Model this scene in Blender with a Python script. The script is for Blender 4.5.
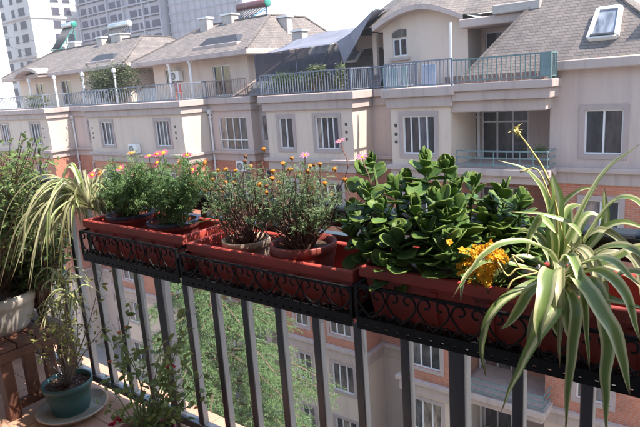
import bpy, math, random
from mathutils import Vector, Matrix, noise
random.seed(7)
R = random.Random(11)
U = R.uniform
for o in list(bpy.data.objects): bpy.data.objects.remove(o)
scene = bpy.context.scene
COL = scene.collection

# ---------------------------------------------------------------- camera
# world axes: x along both the balcony railing and the house opposite, y outwards, z up; the camera is the origin
FPX = 580.0; CX, CY = 320.0, 213.5
ROT = Matrix(((0.78484289, -0.08308755, 0.61409942), (0.6159802, 0.21293997, -0.75843586), (-0.06774974, 0.97352608, 0.21830471)))
cam = bpy.data.cameras.new('camera'); cam.sensor_width = 36; cam.lens = FPX / 640 * 36
cam.clip_start = 0.02; cam.clip_end = 3000
cam_ob = bpy.data.objects.new('camera', cam); COL.objects.link(cam_ob)
cam_ob.matrix_world = ROT.to_4x4(); scene.camera = cam_ob

# ---------------------------------------------------------------- sky, sun, exposure
SUN_EL, SUN_AZ = math.radians(56), math.radians(10)      # azimuth measured from +x towards +y
sund = Vector((math.cos(SUN_EL) * math.cos(SUN_AZ), math.cos(SUN_EL) * math.sin(SUN_AZ), math.sin(SUN_EL)))
world = bpy.data.worlds.new('World'); scene.world = world; world.use_nodes = True
wn = world.node_tree; wn.nodes.clear()
sky = wn.nodes.new('ShaderNodeTexSky'); sky.sky_type = 'NISHITA'; sky.sun_disc = False
sky.sun_elevation = SUN_EL; sky.sun_rotation = math.pi / 2 - SUN_AZ
sky.air_density = 1.35; sky.dust_density = 0.7; sky.ozone_density = 1.4; sky.altitude = 50
bg = wn.nodes.new('ShaderNodeBackground'); bg.inputs[1].default_value = 0.15
wo = wn.nodes.new('ShaderNodeOutputWorld')
wn.links.new(sky.outputs[0], bg.inputs[0]); wn.links.new(bg.outputs[0], wo.inputs[0])
sl = bpy.data.lights.new('sun', 'SUN'); sl.energy = 3.9; sl.angle = math.radians(0.53); sl.color = (1.0, 0.93, 0.83)
so = bpy.data.objects.new('sun', sl); COL.objects.link(so)
so.rotation_euler = sund.to_track_quat('Z', 'Y').to_euler()
scene.view_settings.view_transform = 'Standard'; scene.view_settings.look = 'None'
scene.view_settings.exposure = 1.4; scene.view_settings.gamma = 1.0
scene.view_settings.use_curve_mapping = False
scene.render.engine = 'CYCLES'
cy_ = scene.cycles; cy_.max_bounces = 6; cy_.diffuse_bounces = 3; cy_.glossy_bounces = 2; cy_.transmission_bounces = 3; cy_.transparent_max_bounces = 6; cy_.volume_bounces = 1
cy_.caustics_reflective = False; cy_.caustics_refractive = False
scene.render.resolution_x = 1024; scene.render.resolution_y = 683

def P(px, py, Y):
    "the point of the plane y = Y that the photograph shows at this spot"
    v = ROT @ Vector((px - CX, -(py - CY), -FPX))
    return v * (Y / v.y)

# ---------------------------------------------------------------- materials
def mat(name, col, rough=0.6, var=0.12, scale=6.0, bump=0.0, bscale=60.0, metal=0.0, spec=0.5, dirt=None, streak=False):
    m = bpy.data.materials.new(name); m.use_nodes = True
    nt = m.node_tree; b = nt.nodes['Principled BSDF']
    b.inputs['Roughness'].default_value = rough; b.inputs['Metallic'].default_value = metal
    b.inputs['Specular IOR Level'].default_value = spec
    tc = nt.nodes.new('ShaderNodeTexCoord')
    mp = nt.nodes.new('ShaderNodeMapping'); nt.links.new(tc.outputs['Object'], mp.inputs[0])
    if streak: mp.inputs['Scale'].default_value = (1, 1, 0.15)
    n = nt.nodes.new('ShaderNodeTexNoise'); n.inputs['Scale'].default_value = scale; n.inputs['Detail'].default_value = 6
    n.inputs['Roughness'].default_value = 0.65
    nt.links.new(mp.outputs[0], n.inputs['Vector'])
    cr = nt.nodes.new('ShaderNodeValToRGB')
    lo = [max(0, c * (1 - var)) for c in col]; hi = [min(1, c * (1 + var)) for c in col]
    if dirt: lo = dirt
    cr.color_ramp.elements[0].position = 0.3; cr.color_ramp.elements[0].color = (*lo, 1)
    cr.color_ramp.elements[1].position = 0.62; cr.color_ramp.elements[1].color = (*hi, 1)
    nt.links.new(n.outputs['Fac'], cr.inputs[0]); nt.links.new(cr.outputs[0], b.inputs['Base Color'])
    if bump:
        n2 = nt.nodes.new('ShaderNodeTexNoise'); n2.inputs['Scale'].default_value = bscale; n2.inputs['Detail'].default_value = 4
        nt.links.new(tc.outputs['Object'], n2.inputs['Vector'])
        bp = nt.nodes.new('ShaderNodeBump'); bp.inputs['Strength'].default_value = bump; bp.inputs['Distance'].default_value = 0.02
        nt.links.new(n2.outputs['Fac'], bp.inputs['Height']); nt.links.new(bp.outputs[0], b.inputs['Normal'])
    return m

def courses(name, c1, c2, mortar, bw, bh, ms=0.012, rough=0.85, axes='xz', bump=0.4):
    "brickwork or shingle courses too small in the picture to build one by one"
    m = bpy.data.materials.new(name); m.use_nodes = True
    nt = m.node_tree; b = nt.nodes['Principled BSDF']; b.inputs['Roughness'].default_value = rough
    b.inputs['Specular IOR Level'].default_value = 0.25
    tc = nt.nodes.new('ShaderNodeTexCoord'); sp = nt.nodes.new('ShaderNodeSeparateXYZ'); cb = nt.nodes.new('ShaderNodeCombineXYZ')
    nt.links.new(tc.outputs['Object'], sp.inputs[0])
    add = nt.nodes.new('ShaderNodeMath'); add.operation = 'ADD'
    nt.links.new(sp.outputs[0], add.inputs[0]); nt.links.new(sp.outputs[1], add.inputs[1])
    nt.links.new(add.outputs[0], cb.inputs[0]); nt.links.new(sp.outputs[2], cb.inputs[1])
    br = nt.nodes.new('ShaderNodeTexBrick'); br.inputs['Scale'].default_value = 1.0
    br.inputs['Brick Width'].default_value = bw; br.inputs['Row Height'].default_value = bh; br.inputs['Mortar Size'].default_value = ms
    br.inputs['Color1'].default_value = (*c1, 1); br.inputs['Color2'].default_value = (*c2, 1); br.inputs['Mortar'].default_value = (*mortar, 1)
    nt.links.new(cb.outputs[0], br.inputs['Vector'])
    n = nt.nodes.new('ShaderNodeTexNoise'); n.inputs['Scale'].default_value = 0.9; n.inputs['Detail'].default_value = 8
    n.inputs['Roughness'].default_value = 0.7
    nt.links.new(tc.outputs['Object'], n.inputs['Vector'])
    cr = nt.nodes.new('ShaderNodeValToRGB'); cr.color_ramp.elements[0].position = 0.3; cr.color_ramp.elements[1].position = 0.7
    cr.color_ramp.elements[0].color = (0.72, 0.72, 0.74, 1); cr.color_ramp.elements[1].color = (1.15, 1.12, 1.1, 1)
    nt.links.new(n.outputs['Fac'], cr.inputs[0])
    mx = nt.nodes.new('ShaderNodeMixRGB'); mx.blend_type = 'MULTIPLY'; mx.inputs[0].default_value = 1
    nt.links.new(br.outputs['Color'], mx.inputs[1]); nt.links.new(cr.outputs[0], mx.inputs[2])
    nt.links.new(mx.outputs[0], b.inputs['Base Color'])
    bp = nt.nodes.new('ShaderNodeBump'); bp.inputs['Strength'].default_value = bump; bp.inputs['Distance'].default_value = 0.02
    nt.links.new(br.outputs['Fac'], bp.inputs['Height']); bp.invert = True; nt.links.new(bp.outputs[0], b.inputs['Normal'])
    return m

def leafmat(name, c1, c2, rough=0.45, trans=0.35, tcol=None, spec=0.4, clump=9.0):
    m = bpy.data.materials.new(name); m.use_nodes = True
    nt = m.node_tree; b = nt.nodes['Principled BSDF']; out = nt.nodes['Material Output']
    b.inputs['Roughness'].default_value = rough; b.inputs['Specular IOR Level'].default_value = spec
    g = nt.nodes.new('ShaderNodeNewGeometry'); oi = nt.nodes.new('ShaderNodeObjectInfo')
    tc = nt.nodes.new('ShaderNodeTexCoord'); n = nt.nodes.new('ShaderNodeTexNoise')
    n.inputs['Scale'].default_value = clump; n.inputs['Detail'].default_value = 3
    nt.links.new(tc.outputs['Object'], n.inputs['Vector'])
    a = nt.nodes.new('ShaderNodeMath'); a.operation = 'ADD'
    nt.links.new(g.outputs['Random Per Island'], a.inputs[0]); nt.links.new(n.outputs['Fac'], a.inputs[1])
    a3 = nt.nodes.new('ShaderNodeMath'); a3.operation = 'ADD'
    nt.links.new(a.outputs[0], a3.inputs[0]); nt.links.new(oi.outputs['Random'], a3.inputs[1])
    a2 = nt.nodes.new('ShaderNodeMath'); a2.operation = 'MULTIPLY'; a2.inputs[1].default_value = 0.36
    nt.links.new(a3.outputs[0], a2.inputs[0])
    cr = nt.nodes.new('ShaderNodeValToRGB'); cr.color_ramp.elements[0].position = 0.2; cr.color_ramp.elements[1].position = 0.8
    cr.color_ramp.elements[0].color = (*c1, 1); cr.color_ramp.elements[1].color = (*c2, 1)
    nt.links.new(a2.outputs[0], cr.inputs[0]); nt.links.new(cr.outputs[0], b.inputs['Base Color'])
    t = nt.nodes.new('ShaderNodeBsdfTranslucent'); mx = nt.nodes.new('ShaderNodeMixShader'); mx.inputs[0].default_value = trans
    hs = nt.nodes.new('ShaderNodeHueSaturation'); hs.inputs['Hue'].default_value = 0.485; hs.inputs['Value'].default_value = 1.5
    nt.links.new(cr.outputs[0], hs.inputs['Color']); nt.links.new(hs.outputs[0], t.inputs[0])
    nt.links.new(b.outputs[0], mx.inputs[1]); nt.links.new(t.outputs[0], mx.inputs[2]); nt.links.new(mx.outputs[0], out.inputs[0])
    return m

def stripemat(name, centre, band, edge, p=(0.28, 0.4, 0.78, 0.9)):
    "a variegated strap leaf: u runs across the blade, v along it"
    m = bpy.data.materials.new(name); m.use_nodes = True
    nt = m.node_tree; b = nt.nodes['Principled BSDF']; out = nt.nodes['Material Output']
    b.inputs['Roughness'].default_value = 0.38; b.inputs['Specular IOR Level'].default_value = 0.45
    uv = nt.nodes.new('ShaderNodeUVMap'); sp = nt.nodes.new('ShaderNodeSeparateXYZ'); nt.links.new(uv.outputs[0], sp.inputs[0])
    mp = nt.nodes.new('ShaderNodeMapping'); mp.inputs['Scale'].default_value = (22, 1.2, 1); nt.links.new(uv.outputs[0], mp.inputs[0])
    n = nt.nodes.new('ShaderNodeTexNoise'); n.inputs['Scale'].default_value = 1.0; n.inputs['Detail'].default_value = 3
    nt.links.new(mp.outputs[0], n.inputs['Vector'])
    s = nt.nodes.new('ShaderNodeMath'); s.operation = 'SUBTRACT'; s.inputs[1].default_value = 0.5; nt.links.new(sp.outputs[0], s.inputs[0])
    ab = nt.nodes.new('ShaderNodeMath'); ab.operation = 'ABSOLUTE'; nt.links.new(s.outputs[0], ab.inputs[0])
    ml = nt.nodes.new('ShaderNodeMath'); ml.operation = 'MULTIPLY_ADD'; ml.inputs[1].default_value = 2.0; nt.links.new(ab.outputs[0], ml.inputs[0])
    nz = nt.nodes.new('ShaderNodeMath'); nz.operation = 'MULTIPLY_ADD'; nz.inputs[1].default_value = 0.35; nz.inputs[2].default_value = -0.175
    nt.links.new(n.outputs['Fac'], nz.inputs[0]); nt.links.new(nz.outputs[0], ml.inputs[2])
    cr = nt.nodes.new('ShaderNodeValToRGB'); e = cr.color_ramp.elements
    e[0].position = p[0]; e[0].color = (*centre, 1); e[1].position = p[1]; e[1].color = (*band, 1)
    x = e.new(p[2]); x.color = (*band, 1); x = e.new(p[3]); x.color = (*edge, 1)
    nt.links.new(ml.outputs[0], cr.inputs[0])
    oi = nt.nodes.new('ShaderNodeObjectInfo'); hs0 = nt.nodes.new('ShaderNodeHueSaturation')
    vm = nt.nodes.new('ShaderNodeMath'); vm.operation = 'MULTIPLY_ADD'; vm.inputs[1].default_value = 0.5; vm.inputs[2].default_value = 0.75
    nt.links.new(oi.outputs['Random'], vm.inputs[0]); nt.links.new(vm.outputs[0], hs0.inputs['Value'])
    nt.links.new(cr.outputs[0], hs0.inputs['Color'])
    # browned tips
    tip = nt.nodes.new('ShaderNodeMapRange'); tip.inputs[1].default_value = 0.93; tip.inputs[2].default_value = 0.99
    nt.links.new(sp.outputs[1], tip.inputs[0])
    mxt = nt.nodes.new('ShaderNodeMixRGB'); nt.links.new(tip.outputs[0], mxt.inputs[0]); nt.links.new(hs0.outputs[0], mxt.inputs[1])
    mxt.inputs[2].default_value = (0.16, 0.085, 0.035, 1)
    nt.links.new(mxt.outputs[0], b.inputs['Base Color'])
    t = nt.nodes.new('ShaderNodeBsdfTranslucent'); mx = nt.nodes.new('ShaderNodeMixShader'); mx.inputs[0].default_value = 0.3
    nt.links.new(mxt.outputs[0], t.inputs[0])
    nt.links.new(b.outputs[0], mx.inputs[1]); nt.links.new(t.outputs[0], mx.inputs[2]); nt.links.new(mx.outputs[0], out.inputs[0])
    return m

def glassmat(name, cols, rough=0.06):
    "window glass over a dim room: each pane takes its own tone, with soft blotches of curtain and clutter"
    m = bpy.data.materials.new(name); m.use_nodes = True; nt = m.node_tree; b = nt.nodes['Principled BSDF']
    b.inputs['Roughness'].default_value = rough; b.inputs['Specular IOR Level'].default_value = 0.7
    oi = nt.nodes.new('ShaderNodeObjectInfo'); cr = nt.nodes.new('ShaderNodeValToRGB'); cr.color_ramp.interpolation = 'CONSTANT'
    e = cr.color_ramp.elements
    while len(e) < len(cols): e.new(1)
    for k, c in enumerate(cols): e[k].position = k/len(cols); e[k].color = (*c, 1)
    nt.links.new(oi.outputs['Random'], cr.inputs[0])
    tc = nt.nodes.new('ShaderNodeTexCoord'); mp = nt.nodes.new('ShaderNodeMapping'); mp.inputs['Scale'].default_value = (3.5, 1, 1.2); nt.links.new(tc.outputs['Object'], mp.inputs[0])
    n = nt.nodes.new('ShaderNodeTexNoise'); n.inputs['Scale'].default_value = 1.3; n.inputs['Detail'].default_value = 4; nt.links.new(mp.outputs[0], n.inputs['Vector'])
    c2 = nt.nodes.new('ShaderNodeValToRGB'); c2.color_ramp.elements[0].position = .35; c2.color_ramp.elements[0].color = (.35, .35, .38, 1); c2.color_ramp.elements[1].position = .68; c2.color_ramp.elements[1].color = (1.6, 1.5, 1.4, 1)
    nt.links.new(n.outputs['Fac'], c2.inputs[0]); mx = nt.nodes.new('ShaderNodeMixRGB'); mx.blend_type = 'MULTIPLY'; mx.inputs[0].default_value = 1
    nt.links.new(cr.outputs[0], mx.inputs[1]); nt.links.new(c2.outputs[0], mx.inputs[2]); nt.links.new(mx.outputs[0], b.inputs['Base Color'])
    return m

M = {}
def plaster(name, col, streak=0.30, blot=0.10):
    m = bpy.data.materials.new(name); m.use_nodes = True; nt = m.node_tree; b = nt.nodes['Principled BSDF']
    b.inputs['Roughness'].default_value = 0.92; b.inputs['Specular IOR Level'].default_value = 0.15
    tc = nt.nodes.new('ShaderNodeTexCoord'); last = None
    for (sc_, det, lo, hi, mul, mp_) in ((0.35, 8, .25, .75, (1-blot, 1-blot*1.15, 1-blot*1.1), (1, 1, 1)), (1.0, 5, .50, .78, (1-streak, 1-streak, 1-streak*.92), (2.2, 2.2, .16)), (1.0, 8, .58, .80, (.84, .83, .83), (5, 5, 1.2))):
        mp = nt.nodes.new('ShaderNodeMapping'); mp.inputs['Scale'].default_value = mp_; nt.links.new(tc.outputs['Object'], mp.inputs[0])
        n = nt.nodes.new('ShaderNodeTexNoise'); n.inputs['Scale'].default_value = sc_; n.inputs['Detail'].default_value = det; n.inputs['Roughness'].default_value = .68
        nt.links.new(mp.outputs[0], n.inputs['Vector'])
        cr = nt.nodes.new('ShaderNodeValToRGB'); e = cr.color_ramp.elements; e[0].position = lo; e[0].color = (1, 1, 1, 1); e[1].position = hi; e[1].color = (*mul, 1)
        nt.links.new(n.outputs['Fac'], cr.inputs[0])
        mx = nt.nodes.new('ShaderNodeMixRGB'); mx.blend_type = 'MULTIPLY'; mx.inputs[0].default_value = 1
        if last is None: mx.inputs[1].default_value = (*col, 1)
        else: nt.links.new(last, mx.inputs[1])
        nt.links.new(cr.outputs[0], mx.inputs[2]); last = mx.outputs[0]
    nt.links.new(last, b.inputs['Base Color'])
    n2 = nt.nodes.new('ShaderNodeTexNoise'); n2.inputs['Scale'].default_value = 40; bp = nt.nodes.new('ShaderNodeBump'); bp.inputs['Strength'].default_value = .15; bp.inputs['Distance'].default_value = .01
    nt.links.new(tc.outputs['Object'], n2.inputs['Vector']); nt.links.new(n2.outputs['Fac'], bp.inputs['Height']); nt.links.new(bp.outputs[0], b.inputs['Normal'])
    return m
M['plaster'] = plaster('plaster', (0.68, 0.555, 0.46), 0.2)
M['plaster_shaded'] = plaster('shaded_plaster', (0.59, 0.475, 0.425), 0.22)  # shade of the recesses and right end put into a darker plaster colour
M['own_wall'] = mat('own_house_wall', (0.44, 0.40, 0.38), 0.8, 0.08, 0.8)
M['trim'] = plaster('trim_paint', (0.51, 0.415, 0.375), 0.3, 0.12)
M['surround'] = mat('window_surround', (0.41, 0.33, 0.31), 0.85, 0.08, 1.5, spec=0.2)
M['brick'] = courses('brickwork', (0.58, 0.205, 0.115), (0.48, 0.16, 0.095), (0.46, 0.28, 0.21), 0.26, 0.075, 0.012)
M['shingle'] = courses('roof_shingles', (0.235, 0.20, 0.18), (0.18, 0.155, 0.143), (0.12, 0.105, 0.098), 0.26, 0.10, 0.010, bump=0.8)
M['pvc'] = mat('white_window_frame', (0.72, 0.70, 0.70), 0.4, 0.05, 3)
M['glass'] = glassmat('dark_window_glass', [(.03,.03,.04), (.05,.04,.045), (.02,.025,.035), (.09,.08,.08), (.04,.04,.055)])
M['curtain'] = glassmat('curtained_window_glass', [(.16,.14,.13), (.10,.10,.12), (.25,.21,.19), (.12,.06,.06)])
M['skyglass'] = glassmat('skylight_glass', [(0.20, 0.23, 0.28)], 0.12)
M['rail_blue'] = mat('blue_grey_rail_paint', (0.17, 0.19, 0.235), 0.5, 0.2, 3)
M['rail_green'] = mat('green_rail_paint', (0.13, 0.20, 0.205), 0.5, 0.2, 3)
M['rail_brown'] = mat('brown_rail_paint', (0.22, 0.15, 0.13), 0.6, 0.2, 3)
M['concrete'] = mat('concrete', (0.42, 0.37, 0.34), 0.9, 0.15, 2, 0.2, 30)
M['ground'] = mat('courtyard_paving', (0.22, 0.20, 0.18), 0.9, 0.25, 0.8, 0.2, 5)
M['white'] = mat('white_paint', (0.74, 0.72, 0.70), 0.6, 0.06, 2)
M['dark'] = mat('dark_metal', (0.045, 0.045, 0.05), 0.5, 0.2, 5)
M['tower'] = mat('tower_render', (0.62, 0.60, 0.60), 0.9, 0.06, 0.08, spec=0.2)
M['tower_grey'] = mat('bare_concrete_tower', (0.31, 0.295, 0.335), 0.9, 0.14, 0.15, spec=0.2)
M['net'] = mat('scaffold_net', (0.36, 0.34, 0.375), 0.9, 0.12, 0.3, spec=0.1)
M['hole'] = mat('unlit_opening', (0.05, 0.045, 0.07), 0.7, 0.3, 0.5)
M['teal'] = mat('teal_paint', (0.03, 0.22, 0.17), 0.4, 0.15, 3)
M['blue'] = mat('blue_paint', (0.07, 0.22, 0.42), 0.4, 0.15, 3)
M['redpaint'] = mat('red_tank_paint', (0.40, 0.10, 0.08), 0.4, 0.15, 3)
M['paleteal'] = mat('faded_teal_paint', (0.22, 0.34, 0.34), 0.6, 0.15, 3)
M['paleblue'] = mat('faded_blue_paint', (0.24, 0.30, 0.40), 0.6, 0.15, 3)
M['maroon'] = mat('dark_red_tank_paint', (0.15, 0.05, 0.05), 0.4, 0.2, 3)
M['steel'] = mat('tank_steel', (0.55, 0.55, 0.56), 0.35, 0.08, 3, metal=0.6)
M['iron'] = mat('railing_paint', (0.050, 0.053, 0.062), 0.28, 0.25, 30, 0.08, 200, dirt=(0.036, 0.038, 0.045), streak=True, spec=1.0)
M['rack'] = mat('black_rack_iron', (0.010, 0.010, 0.012), 0.5, 0.3, 40, 0.1, 200, spec=0.25)
M['planter'] = mat('red_planter_plastic', (0.48, 0.070, 0.055), 0.48, 0.14, 5, 0.10, 120, dirt=(0.33, 0.075, 0.06), spec=0.4)
M['pot_red'] = mat('brown_red_pot_plastic', (0.30, 0.07, 0.06), 0.5, 0.1, 9)
M['pot_beige'] = mat('beige_pot_plastic', (0.58, 0.44, 0.34), 0.5, 0.1, 12)
M['pot_white'] = mat('white_pot_plastic', (0.55, 0.50, 0.48), 0.5, 0.1, 12)
M['pot_navy'] = mat('navy_pot_plastic', (0.05, 0.055, 0.10), 0.4, 0.15, 9)
M['pot_teal'] = mat('grey_green_pot_plastic', (0.045, 0.115, 0.11), 0.45, 0.1, 10, 0.03, 80)
M['saucer'] = mat('cream_saucer_plastic', (0.50, 0.44, 0.37), 0.5, 0.12, 12, dirt=(0.36, 0.28, 0.2))
M['ceramic'] = mat('glazed_white_ceramic', (0.46, 0.41, 0.36), 0.25, 0.10, 8, dirt=(0.36, 0.30, 0.25))
M['soil'] = mat('potting_soil', (0.075, 0.045, 0.03), 0.95, 0.6, 60, 0.8, 120)
M['wood'] = mat('red_brown_wood', (0.12, 0.05, 0.032), 0.55, 0.3, 14, 0.15, 60, streak=False)
M['tile'] = mat('terracotta_tile', (0.48, 0.27, 0.18), 0.7, 0.15, 6, 0.1, 60)
M['floor_tile'] = mat('grey_floor_tile', (0.28, 0.25, 0.23), 0.6, 0.15, 3)
M['stem'] = mat('brown_stem', (0.16, 0.09, 0.06), 0.8, 0.25, 40)
M['stem_red'] = mat('reddish_stem', (0.15, 0.07, 0.055), 0.8, 0.3, 40)
M['stem_green'] = mat('green_stem', (0.12, 0.17, 0.05), 0.7, 0.25, 40)
M['stem_grey'] = mat('grey_brown_stem', (0.15, 0.115, 0.09), 0.85, 0.25, 40)
M['bark'] = mat('bark', (0.12, 0.085, 0.06), 0.9, 0.3, 6, 0.5, 20)
M['lf_daisy'] = leafmat('marguerite_leaf', (0.06, 0.12, 0.05), (0.17, 0.27, 0.095))
M['lf_mari'] = leafmat('marigold_leaf', (0.075, 0.125, 0.06), (0.19, 0.26, 0.12))
def kalmat():
    m = leafmat('kalanchoe_leaf', (0.03, 0.075, 0.025), (0.13, 0.23, 0.06), 0.48, 0.18, spec=0.25); nt = m.node_tree; b = nt.nodes['Principled BSDF']
    src = b.inputs['Base Color'].links[0].from_socket
    uv = nt.nodes.new('ShaderNodeUVMap'); sp = nt.nodes.new('ShaderNodeSeparateXYZ'); nt.links.new(uv.outputs[0], sp.inputs[0])
    n = nt.nodes.new('ShaderNodeTexNoise'); n.inputs['Scale'].default_value = 3.0; tc = nt.nodes.new('ShaderNodeTexCoord'); nt.links.new(tc.outputs['Object'], n.inputs['Vector'])
    a = nt.nodes.new('ShaderNodeMath'); a.operation = 'SUBTRACT'; a.inputs[1].default_value = .5; nt.links.new(sp.outputs[0], a.inputs[0])
    a2 = nt.nodes.new('ShaderNodeMath'); a2.operation = 'ABSOLUTE'; nt.links.new(a.outputs[0], a2.inputs[0])
    a3 = nt.nodes.new('ShaderNodeMath'); a3.operation = 'MULTIPLY'; a3.inputs[1].default_value = 1.5; nt.links.new(a2.outputs[0], a3.inputs[0])
    mxv = nt.nodes.new('ShaderNodeMath'); mxv.operation = 'MAXIMUM'; nt.links.new(a3.outputs[0], mxv.inputs[0]); nt.links.new(sp.outputs[1], mxv.inputs[1])
    ad = nt.nodes.new('ShaderNodeMath'); ad.operation = 'MULTIPLY_ADD'; ad.inputs[1].default_value = .5; nt.links.new(n.outputs['Fac'], ad.inputs[0]); nt.links.new(mxv.outputs[0], ad.inputs[2])
    mr = nt.nodes.new('ShaderNodeMapRange'); mr.inputs[1].default_value = .85; mr.inputs[2].default_value = 1.30; mr.inputs[4].default_value = .55; nt.links.new(ad.outputs[0], mr.inputs[0])
    mx = nt.nodes.new('ShaderNodeMixRGB'); nt.links.new(mr.outputs[0], mx.inputs[0]); nt.links.new(src, mx.inputs[1]); mx.inputs[2].default_value = (0.25, 0.31, 0.06, 1)
    nt.links.new(mx.outputs[0], b.inputs['Base Color']); return m
M['lf_kal'] = kalmat()
M['lf_yel'] = leafmat('yellow_green_leaf', (0.12, 0.14, 0.04), (0.26, 0.27, 0.08))
M['lf_shrub'] = leafmat('shrub_leaf', (0.07, 0.12, 0.04), (0.20, 0.27, 0.09))
M['lf_dark'] = leafmat('dark_shrub_leaf', (0.04, 0.075, 0.03), (0.11, 0.16, 0.055))
M['lf_red'] = leafmat('reddish_leaf', (0.10, 0.05, 0.035), (0.22, 0.14, 0.07))
M['lf_rose'] = leafmat('rose_leaf', (0.10, 0.15, 0.045), (0.28, 0.32, 0.10))
M['lf_terr'] = leafmat('terrace_foliage', (0.08, 0.105, 0.05), (0.19, 0.21, 0.10), clump=1.2)
M['lf_cedar'] = leafmat('cedar_foliage', (0.062, 0.12, 0.052), (0.18, 0.27, 0.11), 0.6, 0.35, clump=0.6)
M['sp_b'] = stripemat('spider_leaf_pale_edge', (0.19, 0.27, 0.08), (0.21, 0.29, 0.09), (0.64, 0.62, 0.34), (0.1, 0.30, 0.50, 0.74))
M['sp_a'] = stripemat('spider_leaf_pale_centre', (0.62, 0.63, 0.36), (0.19, 0.27, 0.08), (0.16, 0.225, 0.06), (0.22, 0.44, 0.80, 0.95))
M['sp_c'] = stripemat('spider_leaf_straw', (0.52, 0.49, 0.31), (0.26, 0.28, 0.13), (0.42, 0.38, 0.23), (0.30, 0.5, 0.70, 0.9))
M['pink'] = leafmat('pink_petal', (0.46, 0.07, 0.13), (0.62, 0.17, 0.25), 0.5, 0.35)
M['cosmos'] = leafmat('cosmos_petal', (0.62, 0.20, 0.36), (0.75, 0.32, 0.48), 0.5, 0.35)
M['rose_red'] = leafmat('rose_petal', (0.48, 0.025, 0.05), (0.62, 0.06, 0.10), 0.5, 0.25)
M['yellow'] = leafmat('yellow_petal', (0.72, 0.36, 0.02), (0.85, 0.54, 0.04), 0.5, 0.25)
M['orange'] = leafmat('marigold_head', (0.48, 0.17, 0.02), (0.66, 0.30, 0.04), 0.6, 0.15)
M['orange_pale'] = leafmat('faded_petal', (0.62, 0.22, 0.10), (0.70, 0.34, 0.16), 0.6, 0.2)
M['brown_head'] = mat('withered_head', (0.16, 0.07, 0.035), 0.9, 0.4, 60)
M['ivory'] = mat('ivory_flower', (0.62, 0.52, 0.20), 0.6, 0.15, 40)
def tarpmat(name, col, alpha):
    m = mat(name, col, 0.8, 0.2, 1.5); nt = m.node_tree; b = nt.nodes['Principled BSDF']; out = nt.nodes['Material Output']
    t = nt.nodes.new('ShaderNodeBsdfTransparent'); mx = nt.nodes.new('ShaderNodeMixShader'); mx.inputs[0].default_value = alpha
    nt.links.new(t.outputs[0], mx.inputs[1]); nt.links.new(b.outputs[0], mx.inputs[2]); nt.links.new(mx.outputs[0], out.inputs[0])
    return m
M['tarp'] = tarpmat('grey_shade_cloth', (0.20, 0.20, 0.24), 0.9)
M['shadenet'] = tarpmat('dark_shade_net', (0.035, 0.033, 0.05), 0.86)

# ---------------------------------------------------------------- mesh helpers
class MB:
    def __init__(s): s.v = []; s.f = []; s.uv = {}
    def add(s, vs, fs):
        b = len(s.v); s.v += [tuple(v) for v in vs]; s.f += [tuple(i + b for i in f) for f in fs]; return b
    def box(s, x0, x1, y0, y1, z0, z1):
        if x0 > x1: x0, x1 = x1, x0
        if y0 > y1: y0, y1 = y1, y0
        if z0 > z1: z0, z1 = z1, z0
        s.add([(x0,y0,z0),(x1,y0,z0),(x1,y1,z0),(x0,y1,z0),(x0,y0,z1),(x1,y0,z1),(x1,y1,z1),(x0,y1,z1)],
              [(0,3,2,1),(4,5,6,7),(0,1,5,4),(1,2,6,5),(2,3,7,6),(3,0,4,7)]); return s
    def bar(s, a, b, w, h, up=(0,0,1)):
        a = Vector(a); b = Vector(b); d = (b - a).normalized(); u = Vector(up)
        if abs(d.dot(u)) > 0.98: u = Vector((0,1,0))
        x = d.cross(u).normalized() * (w / 2); y = x.cross(d).normalized() * (h / 2)
        s.add([a-x-y, a+x-y, a+x+y, a-x+y, b-x-y, b+x-y, b+x+y, b-x+y],
              [(0,3,2,1),(4,5,6,7),(0,1,5,4),(1,2,6,5),(2,3,7,6),(3,0,4,7)]); return s
    def tube(s, pts, r, n=6, cap=True):
        pts = [Vector(p) for p in pts]; m = len(pts)
        rs = r if isinstance(r, (list, tuple)) else [r] * m
        ref = Vector((0.31, 0.17, 0.93)); base = len(s.v)
        for i, p in enumerate(pts):
            d = (pts[min(i+1, m-1)] - pts[max(i-1, 0)])
            if d.length < 1e-9: d = Vector((0,0,1))
            d.normalize(); x = d.cross(ref)
            if x.length < 0.05: x = d.cross(Vector((1,0,0)))
            x.normalize(); y = d.cross(x)
            for k in range(n):
                a = 2 * math.pi * k / n; s.v.append(tuple(p + (x * math.cos(a) + y * math.sin(a)) * rs[i]))
        for i in range(m - 1):
            for k in range(n):
                s.f.append((base+i*n+k, base+i*n+(k+1)%n, base+(i+1)*n+(k+1)%n, base+(i+1)*n+k))
        if cap:
            s.f.append(tuple(base + k for k in reversed(range(n)))); s.f.append(tuple(base + (m-1)*n + k for k in range(n)))
        return s
    def lathe(s, prof, n=28, c=(0,0,0), wob=0.0):
        base = len(s.v); m = len(prof)
        for r, z in prof:
            for k in range(n):
                a = 2 * math.pi * k / n; rr = r * (1 + wob * math.sin(3 * a + z * 20))
                s.v.append((c[0] + rr * math.cos(a), c[1] + rr * math.sin(a), c[2] + z))
        for i in range(m - 1):
            for k in range(n):
                s.f.append((base+i*n+k, base+i*n+(k+1)%n, base+(i+1)*n+(k+1)%n, base+(i+1)*n+k))
        return s
    def build(s, name, m, parent=None, smooth=False, loc=None):
        me = bpy.data.meshes.new(name); me.from_pydata(s.v, [], s.f)
        if s.uv:
            ul = me.uv_layers.new(name='UVMap')
            for lp in me.loops: ul.data[lp.index].uv = s.uv.get(lp.vertex_index, (0.5, 0.5))
        me.materials.append(M[m] if isinstance(m, str) else m)
        if smooth: me.polygons.foreach_set('use_smooth', [True] * len(me.polygons))
        me.update()
        o = bpy.data.objects.new(name, me); COL.objects.link(o)
        if loc is not None: o.location = loc
        if parent is not None: put(o, parent)
        return o
def put(o, parent):
    o.parent = parent; o.matrix_parent_inverse = PINV(parent)
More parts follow.
